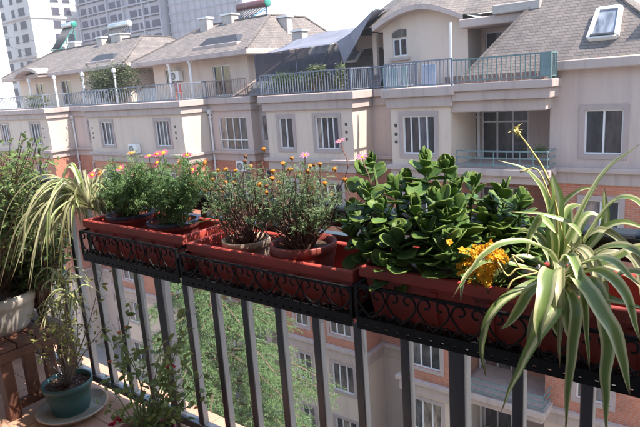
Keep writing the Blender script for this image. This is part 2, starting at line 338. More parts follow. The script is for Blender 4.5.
def PINV(p):
    m = Matrix.Translation(p.location) if p.parent is None else p.parent.matrix_basis @ p.matrix_parent_inverse @ p.matrix_basis
    return m.inverted()
def PI_thing(o): return o
def thing(name, label, cat, loc=(0,0,0), group=None):
    o = bpy.data.objects.new(name, None); COL.objects.link(o); o.location = loc; o.empty_display_size = 0.1
    return tag(o, label, cat, group)
def tag(o, label=None, cat=None, group=None, kind=None):
    if label: o['label'] = label
    if cat: o['category'] = cat
    if group: o['group'] = group
    if kind: o['kind'] = kind
    return o
def stuff(o): o['kind'] = 'stuff'; return o
def linked(name, mesh, parent, matrix):
    "another object on shared mesh data, placed by a world matrix"
    o = bpy.data.objects.new(name, mesh); COL.objects.link(o); o.matrix_basis = matrix; put(o, parent); return o
def bevel(o, w=0.004, seg=2):
    b = o.modifiers.new('bevel', 'BEVEL'); b.width = w; b.segments = seg; b.limit_method = 'ANGLE'; return o
def catmull(ps, per=5):
    ps = [Vector(p) for p in ps]; q = [ps[0] * 2 - ps[1]] + ps + [ps[-1] * 2 - ps[-2]]; out = []
    for i in range(1, len(q) - 2):
        a, b, c, d = q[i-1:i+3]
        for k in range(per):
            t = k / per
            out.append(0.5 * ((2*b) + (c-a)*t + (2*a-5*b+4*c-d)*t*t + (3*b-a-3*c+d)*t**3))
    out.append(ps[-1]); return out
def rdir(): 
    z = U(-1, 1); a = U(0, 2 * math.pi); r = math.sqrt(1 - z*z); return Vector((r*math.cos(a), r*math.sin(a), z))
def frame(d, up=Vector((0,0,1)), roll=0.0):
    d = Vector(d).normalized(); x = d.cross(up)
    if x.length < 0.05: x = d.cross(Vector((1,0,0)))
    x.normalize(); z = x.cross(d)
    m = Matrix((x, d, z)).transposed()
    return m @ Matrix.Rotation(roll, 3, 'Y')
def leaf_into(mb, p, d, L, W, curl=0.15, roll=0.0, seg=2):
    "a small pointed leaf: a folded blade along d"
    F = frame(d, roll=roll); n = seg + 1; b = len(mb.v)
    for i in range(n + 1):
        t = i / n; w = W * 0.5 * math.sin(math.pi * min(1, (t * 0.93 + 0.05))) ** 0.8 if 0 < i < n else 0.0
        c = Vector((0, t * L, -curl * L * t * t))
        if w == 0: mb.v.append(tuple(p + F @ c))
        else:
            for sx in (-1, 0, 1): mb.v.append(tuple(p + F @ (c + Vector((sx * w, 0, abs(sx) * w * 0.35)))))
    rows = [[b]] + [[b + 1 + 3*i + k for k in range(3)] for i in range(n - 1)] + [[b + 1 + 3*(n-1)]]
    r1 = rows[1]; mb.f += [(b, r1[1], r1[0]), (b, r1[2], r1[1])]
    for i in range(1, n - 1):
        a, c = rows[i], rows[i+1]
        mb.f += [(a[0], a[1], c[1], c[0]), (a[1], a[2], c[2], c[1])]
    a = rows[n-1]; t = rows[n][0]; mb.f += [(a[0], a[1], t), (a[1], a[2], t)]

# ================================================================ THE SETTING
GZ = -18.2
mb = MB(); mb.add([(-900,-300,GZ),(700,-300,GZ),(700,1400,GZ),(-900,1400,GZ)], [(0,1,2,3)])
tag(mb.build('ground', 'ground'), kind='structure')
# own house: wall behind the camera, unseen wall added on the right for its shade, balcony slab and kerb
FL = -1.42
o = MB().box(-45, 25, -2.2, -1.15, GZ, 6.5).build('house_wall', 'own_wall'); tag(o, kind='structure')
o = MB().box(0.62, 0.86, -1.14, 1.06, FL + .004, 0.95).build('right_shade_wall', 'own_wall'); tag(o, kind='structure')  # out of view, added to throw shade on the right planter
o = MB().box(-4.6, 0.9, -1.14, 1.30, FL - 0.18, FL).build('balcony_floor', 'floor_tile'); tag(o, kind='structure')
o = MB().box(-4.6, 0.9, -1.14, 0.72, 1.35, 1.50).build('sky_shade_slab', 'own_wall'); tag(o, kind='structure')  # unseen slab added overhead to keep sky light off the planter fronts
KT = -1.205
kerb = MB().box(-4.6, 0.61, 0.72, 1.28, FL + .002, KT - .016).build('balcony_kerb', 'concrete'); tag(kerb, kind='structure')
x = -4.58
while x < 0.5:
    t_ = MB().box(0, 0.296, 0, 0.268, 0, 0.014)
    if x < -4.5: tm = t_.build('tile', 'tile', kerb, loc=(x, 0.735, KT - .014)); tmesh = tm.data; bevel(tm, 0.003)
    else: linked('tile', tmesh, kerb, Matrix.Translation((x, 0.735, KT - .014)))
    linked('tile', tmesh, kerb, Matrix.Translation((x, 1.006, KT - .014)))
    x += 0.30

# ================================================================ HOUSE OPPOSITE
bld = thing('apartment_building', 'long mauve and red brick apartment building with roof terraces across the courtyard', 'building', (-20, 20, GZ))
# footprint: x0, x1, front Y
SEG = [(-62, -39.6, 20.0), (-39.6, -34.4, 21.8), (-34.4, -25.2, 20.0), (-25.2, -21.9, 21.9), (-21.9, -19.0, 22.5),
       (-19.0, -14.1, 20.0), (-14.1, -11.75, 21.5), (-11.75, -9.3, 19.2), (-9.3, -6.1, 21.6), (-6.1, 4.0, 20.0)]
BAY = [1, 0, 1, 0, 0, 1, 0, 1, 0, 1]
WIN = {0: [(-57.6, -56.3, 3), (-52.6, -51.3, 3), (-46.9, -45.7, 3), (-42.2, -40.9, 3)], 1: [(-37.6, -36.3, 2)],
       2: [(-33.1, -31.85, 3), (-27.6, -26.35, 4)], 3: [(-24.45, -22.3, 4)], 4: [(-21.8, -21.0, 2)],
       5: [(-18.25, -17.42, 2), (-16.1, -14.85, 4)], 7: [(-11.25, -9.92, 4)], 8: [(-9.15, -7.35, 3)], 9: [(-5.02, -3.88, 2), (-1.6, -0.4, 2)]}
SH = 2.92
def holes_wall(mb, x0, x1, Y, z0, z1, ops, depth=0.14):
    xs = sorted({x0, x1, *[v for o in ops for v in o[:2]]}); zs = sorted({z0, z1, *[v for o in ops for v in o[2:]]})
    for i in range(len(xs) - 1):
        for j in range(len(zs) - 1):
            cx, cz = (xs[i]+xs[i+1])/2, (zs[j]+zs[j+1])/2
            if any(a < cx < b and c < cz < d for a, b, c, d in ops): continue
            mb.add([(xs[i],Y,zs[j]),(xs[i+1],Y,zs[j]),(xs[i+1],Y,zs[j+1]),(xs[i],Y,zs[j+1])], [(0,1,2,3)])
    for a, b, c, d in ops:
        e = Y + depth
        mb.add([(a,Y,c),(b,Y,c),(b,Y,d),(a,Y,d),(a,e,c),(b,e,c),(b,e,d),(a,e,d)], [(0,4,5,1),(1,5,6,2),(2,6,7,3),(3,7,4,0)])
def window(x0, x1, z0, z1, Y, n, top=None, mt='pvc', fw=0.055, parent=None, surround=True, glass=None, door=False):
    "white framed window with n lights set back in its opening; panes are sub-parts"
    y = Y + 0.075
    m = MB()
    m.box(x0+.002, x0+fw, y-.03, y+.03, z0+.002, z1-.002).box(x1-fw, x1-.002, y-.03, y+.03, z0+.002, z1-.002)
    m.box(x0+fw, x1-fw, y-.03, y+.03, z0+.002, z0+fw).box(x0+fw, x1-fw, y-.03, y+.03, z1-fw, z1-.002)
    zt = z1 - fw
    if top: m.box(x0+fw, x1-fw, y-.028, y+.028, top-fw/2, top+fw/2)
    w = (x1 - x0) / n
    mw = fw*(.38 if n > 3 else .5)
    for i in range(1, n):
        m.box(x0+w*i-mw, x0+w*i+mw, y-.025 - .01*(i % 2), y+.025, z0+fw, zt)
    wo_ = m.build('window', mt, parent or bld)
    for i in range(n):
        g = MB(); a = x0 + w*i + fw*.5; b = x0 + w*(i+1) - fw*.5; t = U(-.006, .006)
        g.add([(a, y+.012+t, z0+fw*.6), (b, y+.012-t, z0+fw*.6), (b, y+.012-t, zt+.01), (a, y+.012+t, zt+.01)], [(0,1,2,3)])
        pane = g.build('pane', glass or R.choice(['glass','glass','glass','curtain']))
        pane.parent = wo_; pane.matrix_parent_inverse = (Matrix.Translation(bld.location) @ Matrix.Identity(4)).inverted() @ Matrix.Translation(bld.location) if False else wo_.matrix_parent_inverse @ Matrix.Identity(4) if False else Matrix.Identity(4)
        # the window's own world matrix is identity, so the child needs no correction
    if surround:
        s_ = MB(); t = 0.15; e = Y - 0.035
        s_.box(x0-t, x0-.001, e, Y+.01, z0-t, z1+t).box(x1+.001, x1+t, e, Y+.01, z0-t, z1+t)
        s_.box(x0-.001, x1+.001, e+.002, Y+.012, z1+.001, z1+t).box(x0-.001, x1+.001, e+.002, Y+.012, z0-t, z0-.001)
        s_.build('window_surround', 'surround', parent or bld)
    return wo_
ZT, Z1, Z2 = -0.75, -3.45, -12.3
for i, (x0, x1, Y) in enumerate(SEG):
    zones = [(Z1, ZT, 'plaster', [0]), (Z2, Z1, 'brick', [1, 2, 3]), (GZ, Z2, 'plaster', [4, 5])]
    for z0, z1, mt, st in zones:
        if i == 9 and z1 == ZT: z1 = -.121
        ops = []
        for k in st:
            for (a, b, n) in WIN.get(i, []):
                hi = -1.4 - SH*k; lo = hi - 1.42
                if i == 3: hi = -1.44 - SH*k; lo = hi - 1.78
                if i == 8: hi = -1.45 - SH*k; lo = hi - 1.95
                ops.append((a, b, lo, hi, n))
        wm = MB(); holes_wall(wm, x0, x1, Y, z0, z1, [q[:4] for q in ops])
        # return walls on the sides of a projecting bay
        for s_, j in ((0, i-1), (1, i+1)):
            Yn = SEG[j][2] if 0 <= j < len(SEG) else 30
            if Yn > Y:
                xx = (x0, x1)[s_]
                wm.add([(xx,Y,z0),(xx,Yn,z0),(xx,Yn,z1),(xx,Y,z1)], [(0,1,2,3) if s_ else (0,3,2,1)])
        wm.build('brick_wall' if mt == 'brick' else 'wall', 'plaster_shaded' if mt == 'plaster' and (i >= 8 or not BAY[i]) else mt, bld)
        for a, b, lo, hi, n in ops:
            window(a, b, lo, hi, Y, n if (z1 > -2 or i in (3, 8)) else max(2, n-1), top=(lo + .55 if i == 3 else hi - .42 if i == 8 else None), surround=(i not in (3, 4, 8)))
def tier(name, m, p, z0, z1, skip=(), yb=23.4):
    for i, (x0, x1, Y) in enumerate(SEG):
        if i in skip: continue
        d = 0.0015 * i
        yl = SEG[i-1][2] if i else 99; yr = SEG[i+1][2] if i+1 < len(SEG) else 99
        b = MB().box(x0 - (p if yl > Y else -p-.001), x1 + (p if yr > Y else -p-.001), Y-p, yb+d, z0+d, z1+d)
        bevel(b.build(name, m, bld), 0.02, 1)
tier('cornice', 'trim', 0.26, -0.72, -0.40, skip=(8, 9))
tier('cornice', 'trim', 0.12, -1.10, -0.72, skip=(8, 9))
tier('string_course', 'trim', 0.20, -3.42, -3.26, skip=(8,))
tier('string_course', 'trim', 0.07, -3.82, -3.42, skip=(8,))
tier('string_course', 'trim', 0.20, -12.34, -12.16, skip=(8,))
tier('string_course', 'trim', 0.08, -12.82, -12.34, skip=(8,))
# terrace slab over the loggia, three tiers, standing proud of the wall on its right
bevel(MB().box(-9.04, -5.72, 18.95, 21.7, -0.60, -0.345).build('terrace_slab', 'trim', bld), .02, 1)
bevel(MB().box(-9.17, -5.82, 19.07, 21.69, -0.93, -0.601).build('terrace_slab', 'trim', bld), .02, 1)
bevel(MB().box(-9.298, -6.00, 19.25, 21.68, -1.32, -0.931).build('terrace_slab', 'trim', bld), .02, 1)
# terrace floor behind the cornices, flat roof body
MB().box(-62, -9.9, 22.2, 40, -0.9, -0.37).build('terrace_floor', 'concrete', bld)
MB().box(-62, 4, 24, 40, GZ, -0.95).build('inner_wall', 'plaster', bld)
# loggia balconies on the recessed bay, one for each storey
for k in range(0, 6):
    z = -3.26 - SH*k
    bevel(MB().box(-9.09, -5.80, 19.05, 21.6, z-.24, z).build('loggia_slab', 'trim', bld), .02, 1)
    bevel(MB().box(-9.22, -5.92, 19.2, 21.6, z-.52, z-.241).build('loggia_slab', 'trim', bld), .02, 1)
    rl = MB()
    for h in (0.12, 0.36, 0.60): rl.bar((-9.05, 19.15, z+h), (-5.9, 19.15, z+h), .035, .05).bar((-5.9, 19.15, z+h), (-5.9, 19.98, z+h), .035, .05)
    for i in range(8): rl.bar((-9.05 + i*.45, 19.15, z), (-9.05 + i*.45, 19.15, z+.62), .03, .03)
    rl.build('loggia_railing', 'rail_green', bld)
# drain pipes
for px_, pY, zt in ((-25.0, 21.85, -1.1), (-39.4, 21.75, -1.1), (-9.2, 21.45, -1.35), (-11.9, 21.35, -1.1)):
    d = MB().tube([(px_, pY-.05, zt), (px_, pY-.05, GZ)], 0.055, 8)
    for k in range(6): d.box(px_-.08, px_+.08, pY-.12, pY+.02, zt-.35-SH*k, zt-.28-SH*k)
    d.box(px_-.11, px_+.11, pY-.16, pY+.06, zt-.12, zt+.1)
    d.build('drain_pipe', 'white', bld)
# vent holes beside the windows
for (x, Y) in ((-14.45, 20), (-11.55, 19.2), (-25.85, 20), (-34.1, 20), (-40.4, 20)):
    for k in range(6):
        for dz in (0, .33, .62):
            v = MB().lathe([(0.0, 0), (.07, 0), (.085, .01), (.085, .03)], 12)
            vo = v.build('vent_cap', 'dark', bld); vo.matrix_basis = Matrix.Translation((x, Y-.004, -1.75-SH*k-dz)) @ Matrix.Rotation(math.pi/2, 4, 'X') @ Matrix.Scale(-1, 4, (0,0,1)) if dz < .5 else Matrix.Translation((x, Y-.004, -1.75-SH*k-dz)) @ Matrix.Rotation(math.pi/2, 4, 'X') @ Matrix.Scale(.7, 4)
# ---- terrace railings: balusters are sub-parts of each railing
def terrace_rail(pts, m, z0=-0.40, h=0.92, gap=0.16, w=0.026, panels=False):
    r = MB(); rails = []
    for a, b in zip(pts[:-1], pts[1:]):
        a = Vector((a[0], a[1], z0)); b = Vector((b[0], b[1], z0)); up = Vector((0,0,1))
        r.bar(a + up*h, b + up*h, .055, .05).bar(a + up*.09, b + up*.09, .035, .035)
        r.bar(b, b + up*(h+.03), .06, .06)
        n = max(1, round((b-a).length / gap)); rails += [(a.lerp(b, k/n)) for k in range(1, n)]
    ro = r.build('terrace_railing', m, bld)
    bm_ = MB().box(-w/2, w/2, -w/2, w/2, .09, h); me = None
    for p in rails:
        if me is None:
            bo = bm_.build('baluster', m); me = bo.data
        else:
            bo = bpy.data.objects.new('baluster', me); COL.objects.link(bo)
        bo.location = p; bo.parent = ro
terrace_rail([(-58, 19.9), (-39.5, 19.9), (-39.5, 21.7), (-34.5, 21.7), (-34.5, 19.9), (-25.1, 19.9), (-25.1, 21.8)], 'rail_blue', gap=.24)
terrace_rail([(-25.1, 21.8), (-21.9, 21.8)], 'rail_brown', gap=.16)
terrace_rail([(-19.1, 22.3), (-19.1, 19.9), (-14.0, 19.9), (-14.0, 21.4), (-11.85, 21.4), (-11.85, 19.08), (-9.15, 19.08)], 'rail_blue', gap=.15)
terrace_rail([(-9.1, 19.04), (-5.82, 19.04), (-5.82, 19.6)], 'rail_green', z0=-.343, h=.80, gap=.155)
MB().box(-6.12, -5.80, 19.0, 19.03, -.25, .46).build('railing_panel', 'rail_green', bld)
bevel(MB().box(-21.85, -20.9, 22.15, 22.35, -.40, .35).build('parapet_pier', 'plaster', bld), .03, 1)
# ---- roofs
def roof(name, faces, m='shingle', th=0.14):
    b = MB()
    for f in faces: b.add(f, [tuple(range(len(f)))])
    return b.build(name, m, bld)
def hip(x0, x1, y0, y1, ze, tx0, tx1, ty0, ty1, zt):
    e = [(x0,y0,ze),(x1,y0,ze),(x1,y1,ze),(x0,y1,ze)]; t = [(tx0,ty0,zt),(tx1,ty0,zt),(tx1,ty1,zt),(tx0,ty1,zt)]
    r = roof('roof', [[e[i], e[(i+1)%4], t[(i+1)%4], t[i]] for i in range(4)] + [t])
    f = MB().box(x0-.02, x1+.02, y0-.02, y1+.02, ze-.30, ze-.003); fo = bevel(f.build('eave_fascia', 'trim', bld), .03, 1)
    rd = MB(); pts = list(zip(e, t)) + [(t[i], t[(i+1)%4]) for i in range(4)]
    for a, b in pts: rd.bar(Vector(a)+Vector((0,0,.02)), Vector(b)+Vector((0,0,.02)), .16, .07)
    rd.build('ridge_cap', 'shingle', bld)
    return r
def housewall(x0, x1, y0, y1, z0, z1, ops):
    w = MB(); holes_wall(w, x0, x1, y0, z0, z1, [q[:4] for q in ops])
    w.add([(x0,y0,z0),(x0,y1,z0),(x0,y1,z1),(x0,y0,z1)], [(0,3,2,1)]); w.add([(x1,y0,z0),(x1,y1,z0),(x1,y1,z1),(x1,y0,z1)], [(0,1,2,3)])
    w.build('penthouse_wall', 'plaster', bld)
    for q in ops: window(q[0], q[1], q[2], q[3], y0, q[4], surround=False)
TF = -0.37
hip(-50.5, -33.2, 22.3, 31, 2.15, -47.5, -35.5, 25.6, 28, 4.05)          # left house
housewall(-49.5, -34.2, 23.2, 30, TF, 1.9, [(-46.9, -45.6, -.1, 1.5, 2), (-43.0, -41.6, -.3, 1.5, 2), (-38.2, -36.6, -.3, 1.5, 2)])
hip(-31.6, -21.6, 21.7, 31, 2.0, -28.6, -23.2, 25.4, 28.5, 3.95)         # middle house
housewall(-30.8, -22.6, 22.7, 30, TF, 1.75, [(-29.7, -28.6, .55, 1.45, 2), (-25.4, -24.0, -.3, 1.35, 2)])
hip(-34.5, -30.5, 24.5, 31, 2.0, -33.5, -30.6, 26, 29, 3.3)              # low link between the two
housewall(-34.2, -30.9, 25.2, 30, TF, 1.75, [])
# small arched porch roof on the left house
ap = MB(); n = 10
for k in range(n):
    a0, a1 = math.pi*(.15+.7*k/n), math.pi*(.15+.7*(k+1)/n)
    q = [(-45.0+2.2*math.cos(a)*-1, yy, 1.45+.95*math.sin(a)+dz) for a in (a0, a1) for yy in (21.6, 24.5) for dz in (0, .22)]
    ap.add([q[0], q[4], q[6], q[2], q[1], q[5], q[7], q[3]], [(0,1,2,3),(4,7,6,5),(0,4,5,1),(2,6,7,3)])
ap.build('porch_roof', 'trim', bld)
# dormer louvres with pale sills
for (xa, xb, y0, z0) in ((-26.2, -22.9, 22.45, 2.45), (-38.2, -35.2, 22.9, 2.5)):
    d = MB().add([(xa,y0,z0),(xb,y0,z0),(xb-.5,y0+.45,z0+.42),(xa+.5,y0+.45,z0+.42),(xa,y0+1.2,z0),(xb,y0+1.2,z0)], [(0,1,2,3)]) if False else None
    m_ = MB(); m_.add([(xa,y0,z0),(xb,y0,z0),(xb-.5,y0+.35,z0+.42),(xa+.5,y0+.35,z0+.42),(xa,y0+.9,z0),(xb,y0+.9,z0),(xb-.5,y0+.9,z0+.42),(xa+.5,y0+.9,z0+.42)], [(0,1,2,3),(1,5,6,2),(4,0,3,7),(3,2,6,7)])
    m_.build('dormer_louvre', 'dark', bld)
    bevel(MB().box(xa-.1, xb+.15, y0-.25, y0+.1, z0-.20, z0-.002).build('dormer_sill', 'trim', bld), .02, 1)
for x in (-45.2, -41.4, -37.6, -33.8, -28.2, -26.35):                    # terrace posts
    MB().tube([(x, 21.9, TF), (x, 21.9, 1.86)], .07, 10).box(x-.1, x+.1, 21.8, 22.0, 1.6, 1.8).build('terrace_post', 'white', bld)
MB().box(-33.6, -25.6, 23.2, 23.3, TF, .45).build('terrace_parapet', 'white', bld)
# mansard slope beside the shade awning
roof('roof', [[(-22.9, 21.75, -.38), (-13.9, 21.75, -.38), (-13.9, 25, 2.55), (-19.1, 25, 2.55)], [(-22.9, 21.75, -.38), (-19.1, 25, 2.55), (-19.1, 30, 2.55), (-22.9, 30, -.38)], [(-19.1,25,2.55),(-13.9,25,2.55),(-13.9,30,2.55),(-19.1,30,2.55)]])
MB().bar((-22.9, 21.72, -.33), (-19.1, 24.98, 2.6), .18, .07).build('ridge_cap', 'trim', bld)
def on_slope(x, t): return Vector((x, 21.75 + 3.25*t, -.38 + 2.93*t))
for (xa, xb) in ((-19.2, -18.0), (-17.6, -15.9)):
    a, b, c, d = on_slope(xa, .42), on_slope(xb, .42), on_slope(xb, .80), on_slope(xa, .80); nrm = Vector((0, -.67, .74))*.08
    s_ = MB(); s_.bar(a+nrm, b+nrm, .09, .1); s_.bar(c+nrm, d+nrm, .09, .1); s_.bar(a+nrm, d+nrm, .09, .1); s_.bar(b+nrm, c+nrm, .09, .1)
    so_ = s_.build('skylight', 'white', bld); g = MB(); g.add([a+nrm*.8, b+nrm*.8, c+nrm*.8, d+nrm*.8], [(0,1,2,3)]); go = g.build('pane', 'skyglass'); go.parent = so_
# house with the arched eave
housewall(-13.75, -9.9, 22.1, 28, TF, 1.95, [(-13.3, -12.6, .88, 1.62, 2)])
wm = MB()      # arched head above the casement and wall up to the curved eave
hd = [(-13.3, 22.075, 1.66), (-12.6, 22.075, 1.66)] + [(-12.6 - .7*k/8, 22.075, 1.74 + .24*math.sin(math.pi*(.30 + .55*k/8))) for k in range(9)]
wm.add(hd, [tuple(range(len(hd)))]); wm.build('fanlight', 'glass', bld)
MB().box(-13.42, -12.48, 21.98, 22.11, .72, .84).build('window_sill', 'trim', bld)
arc = [(-13.95 + 4.1*k/16, 1.98 + .62*math.sin(math.pi*k/16)) for k in range(17)]
b_ = MB(); fs = MB()
for (xa, za), (xb, zb) in zip(arc[:-1], arc[1:]):
    b_.add([(xa,22.1,1.95),(xb,22.1,1.95),(xb,22.1,zb),(xa,22.1,za)], [(0,1,2,3)])
    q = [(xa,21.55,za),(xb,21.55,zb),(xb,24,zb),(xa,24,za)]; q2 = [(x, y, z+.2) for x, y, z in q]
    fs.add(q + q2, [(0,3,2,1),(0,1,5,4),(4,5,6,7)])
b_.build('penthouse_wall', 'plaster', bld); fs.build('eave_fascia', 'trim', bld)
rf = []
for (xa, za), (xb, zb) in zip(arc[:-1], arc[1:]): rf.append([(xa,21.6,za+.203),(xb,21.6,zb+.203),(-12 + (xb+12)*.55,26,4.9),(-12 + (xa+12)*.55,26,4.9)])
rf.append([(-13.95,21.6,2.18),(-12-1.95*.55,26,4.9),(-13.2,30,4.9),(-17.2,30,2.1),(-17.2,24,2.1)])
rf.append([(-9.85,21.6,2.18),(-6.0,23.5,2.18),(-6.0,26,4.9),(-12+2.15*.55,26,4.9)])
roof('roof', rf)
housewall(-9.9, -6.2, 23.4, 28, TF, 2.3, [(-9.75, -7.5, -.3, 1.55, 3)])
bevel(MB().box(-10.0, -6.8, 21.5, 23.6, 1.68, 2.0).build('porch_slab', 'trim', bld), .03, 1)
bevel(MB().box(-8.6, -6.9, 21.3, 22.4, 2.0, 2.32).build('roof_ledge', 'concrete', bld), .03, 1)
MB().tube([(-10.1, 21.0, TF), (-10.1, 21.0, 1.9)], .05, 10).build('terrace_post', 'white', bld)
housewall(-16.2, -13.8, 23.6, 28, TF, 2.0, [(-15.9, -14.7, -.3, 1.5, 2)])
MB().box(-14.5, -14.3, 22.4, 22.6, TF, 2.0).build('terrace_post', 'plaster', bld)
# pyramid roof with skylight on the right
def dpl(x, z): return (x, 19.8 + (z - .2)/1.2, z)
ap_ = dpl(-6.2, 3.5)
roof('roof', [[dpl(-9.13, -.37), dpl(-5.84, -.37), dpl(-5.84, .2), dpl(-2.2, .2), ap_], [dpl(-2.2, .2), (-2.2, 27, .2), ap_], [dpl(-9.13, -.37), ap_, (-9.13, 27, -.37)]])
bevel(MB().box(-5.83, -2.0, 19.62, 21.4, -.12, .19).build('eave_fascia', 'trim', bld), .03, 1)
MB().bar(dpl(-9.13, -.34), dpl(-6.2, 3.53), .16, .06).bar(dpl(-2.2, .23), dpl(-6.2, 3.53), .16, .06).build('ridge_cap', 'shingle', bld)
MB().box(-2.0, 4, 20.5, 27, -.3, 3.6).build('penthouse_wall', 'plaster', bld)
nrm = Vector((0, -.768, .64))
sk = [Vector(dpl(*q)) for q in ((-5.02, .74), (-4.22, .74), (-4.28, 1.62), (-4.93, 1.62))]
s_ = MB(); c_ = [p + nrm*.09 for p in sk]
for i in range(4): s_.bar(c_[i], c_[(i+1)%4], .12, .16, nrm)
so_ = s_.build('skylight', 'white', bld)
g = MB(); g.add([p + nrm*.12 for p in sk], [(0,1,2,3)]); go = g.build('pane', 'skyglass'); go.parent = so_
g = MB(); g.bar(sk[0] + nrm*.15 + Vector((.05,0,.04)), sk[1] + nrm*.15 + Vector((-.05,0,.04)), .07, .10, nrm); go = g.build('skylight_flap', 'dark'); go.parent = so_
# brown trellis at the foot of the roof, chimney stubs
for k in range(14): MB().box(-9.5+k*.25, -9.3+k*.25, 19.22, 19.26, -.34, -.08).build('trellis_slat', 'rail_brown', bld)
for (x, y, z0, z1, w) in ((-28.0, 24.9, 3.4, 4.25, .36), (-26.4, 25.4, 3.5, 4.3, .42), (-22.6, 26.0, 2.8, 3.75, .34), (-20.6, 24.8, 2.0, 2.75, .36), (-40.2, 25.4, 3.6, 4.35, .34), (-44.6, 25.8, 3.8, 4.45, .4), (-38.4, 25.8, 3.8, 4.4, .6)):
    c_ = MB().box(x-w, x+w, y-w*.7, y+w*.7, z0, z1).build('chimney', 'concrete', bld); bevel(c_, .03, 1)
    ch = MB().box(x-w-.06, x+w+.06, y-w*.7-.06, y+w*.7+.06, z1+.001, z1+.10).build('chimney_cap', 'white', bld)

# ---- things on the terraces and walls
def ac_unit(x, y, z, label, s=1.0):
    t = thing('air_conditioner', label, 'air conditioner', (x, y, z), 'air conditioner outdoor units on the house opposite')
    bevel(MB().box(x-.42*s, x+.42*s, y-.16, y+.16, z, z+.58*s).build('casing', 'white', t), .02)
    f = MB(); r = .23*s
    f.tube([(x-.1*s + r*math.cos(a), y-.17, z+.29*s + r*math.sin(a)) for a in [2*math.pi*k/20 for k in range(21)]], .014, 5)
    for q in (.3, .6): f.tube([(x-.1*s + r*q*math.cos(a), y-.175, z+.29*s + r*q*math.sin(a)) for a in [2*math.pi*k/16 for k in range(17)]], .008, 4)
    for k in range(8): a = math.pi*k/8; f.bar((x-.1*s-r*math.cos(a), y-.175, z+.29*s-r*math.sin(a)), (x-.1*s+r*math.cos(a), y-.175, z+.29*s+r*math.sin(a)), .008, .008)
    f.build('fan_guard', 'steel', t)
    MB().lathe([(0, 0), (r*.97, 0)], 20).build('fan', 'dark', t).matrix_basis = Matrix.Translation((x-.1*s, y-.165, z+.29*s)) @ Matrix.Rotation(math.pi/2, 4, 'X')
    for o_ in t.children:
        if o_.name.startswith('fan') and 'guard' not in o_.name: pass
    MB().bar((x-.3*s, y+.1, z-.02), (x-.3*s, y-.2, z-.02), .04, .04).bar((x+.3*s, y+.1, z-.02), (x+.3*s, y-.2, z-.02), .04, .04).build('bracket', 'dark', t)
ac_unit(-28.4, 22.5, 0.70, 'white air conditioner on the middle roof terrace beside a small window')
ac_unit(-29.6, 19.82, -3.24, 'white air conditioner low on the mauve wall between two barred windows', .9)
ac_unit(-22.6, 21.65, -4.30, 'white air conditioner under the four light window of the recess', .9)

def heater(p, label, L, tank, endc, frm, lean=1, h=1.3):
    p = Vector(p); t = thing('solar_water_heater', label, 'water heater', p, 'solar water heaters on the roofs')
    a = p + Vector((-L/2, .5, h)); b = p + Vector((L/2, .5, h))
    MB().tube([a, a + (b-a)*.02, b - (b-a)*.12, b - (b-a)*.02], [.16, .24, .24, .24], 16).build('tank', tank, t, True)
    MB().tube([b - (b-a)*.02, b, b + Vector((.04,0,0))], [.255, .255, .18], 16).build('tank_end', endc, t, True)
    for k in range(9):
        x = -L/2 + .2 + (L-.4)*k/8
        MB().tube([p + Vector((x, .4, h-.15)), p + Vector((x + lean*.0, -.9, .1))], .035, 8).build('tube', 'dark', t, True)
    f = MB()
    for x in (-L/2+.15, L/2-.15):
        f.bar(p+Vector((x,.5,h-.2)), p+Vector((x,.5,0)), .05, .05).bar(p+Vector((x,.5,h-.25)), p+Vector((x,-1.0,0)), .05, .05).bar(p+Vector((x,.5,.05)), p+Vector((x,-1.0,.05)), .05, .05)
    f.bar(p+Vector((-L/2+.15,.5,.3)), p+Vector((L/2-.15,.5,h-.4)), .03, .03).bar(p+Vector((-L/2+.15,-1,.03)), p+Vector((L/2-.15,-1,.03)), .05, .05)
    f.build('frame', frm, t)
heater((-46.9, 26.3, 4.07), 'grey solar water heater with green frame at the far left roof', 1.7, 'steel', 'teal', 'teal', h=2.0)
heater((-40.5, 26.8, 4.07), 'long pale solar water heater above the ridge left of centre', 2.6, 'steel', 'steel', 'dark', h=1.3)
heater((-26.3, 26.8, 3.97), 'dark red solar water heater with turquoise end cap on blue frame', 2.6, 'maroon', 'teal', 'blue', h=1.0)

# shade awning
tp = thing('shade_awning', 'grey shade cloth awning with dark side net over the terrace garden', 'awning', (-17.5, 22, TF))
top = [(-21.0, 21.6, 1.55), (-18.3, 21.5, 1.66), (-15.6, 21.3, 1.70), (-14.6, 21.4, 2.2), (-13.75, 21.6, 2.9)]
bot = [(-20.2, 23.6, 2.2), (-18.2, 23.8, 2.45), (-16.2, 23.8, 2.5), (-15.2, 23.5, 2.7), (-14.1, 23.2, 3.1)]
t1, t2 = catmull(top, 5), catmull(bot, 5); s_ = MB(); n = len(t1); W_ = 6
for j in range(W_ + 1):
    for i in range(n):
        q = t1[i].lerp(t2[i], j/W_); q.z += -.10*math.sin(math.pi*j/W_) + .05*noise.noise(q*1.7); s_.v.append(tuple(q))
for j in range(W_):
    for i in range(n-1): s_.f.append((j*n+i, j*n+i+1, (j+1)*n+i+1, (j+1)*n+i))
c_ = s_.build('cloth', 'tarp', tp, True); sd = c_.modifiers.new('solid', 'SOLIDIFY'); sd.thickness = .012
s_ = MB(); tail = [(-15.6, 21.28, 1.72), (-14.9, 21.3, 2.0), (-13.8, 21.58, 2.88), (-14.7, 21.35, 1.5), (-15.3, 21.3, .75)]
s_.add(tail, [(0, 1, 2, 3, 4)]); c_ = s_.build('hanging_corner', 'tarp', tp); sd = c_.modifiers.new('solid', 'SOLIDIFY'); sd.thickness = .012
s_ = MB(); n = 24
for i in range(n+1):
    x = -20.9 + 5.5*i/n; yv = 21.5 + .04*math.sin(i*1.3)
    s_.v += [(x, yv, .28 + .03*math.sin(i)), (x, yv-.03, 1.60 + .06*i/n)]
    if i: s_.f.append((2*i-2, 2*i, 2*i+1, 2*i-1))
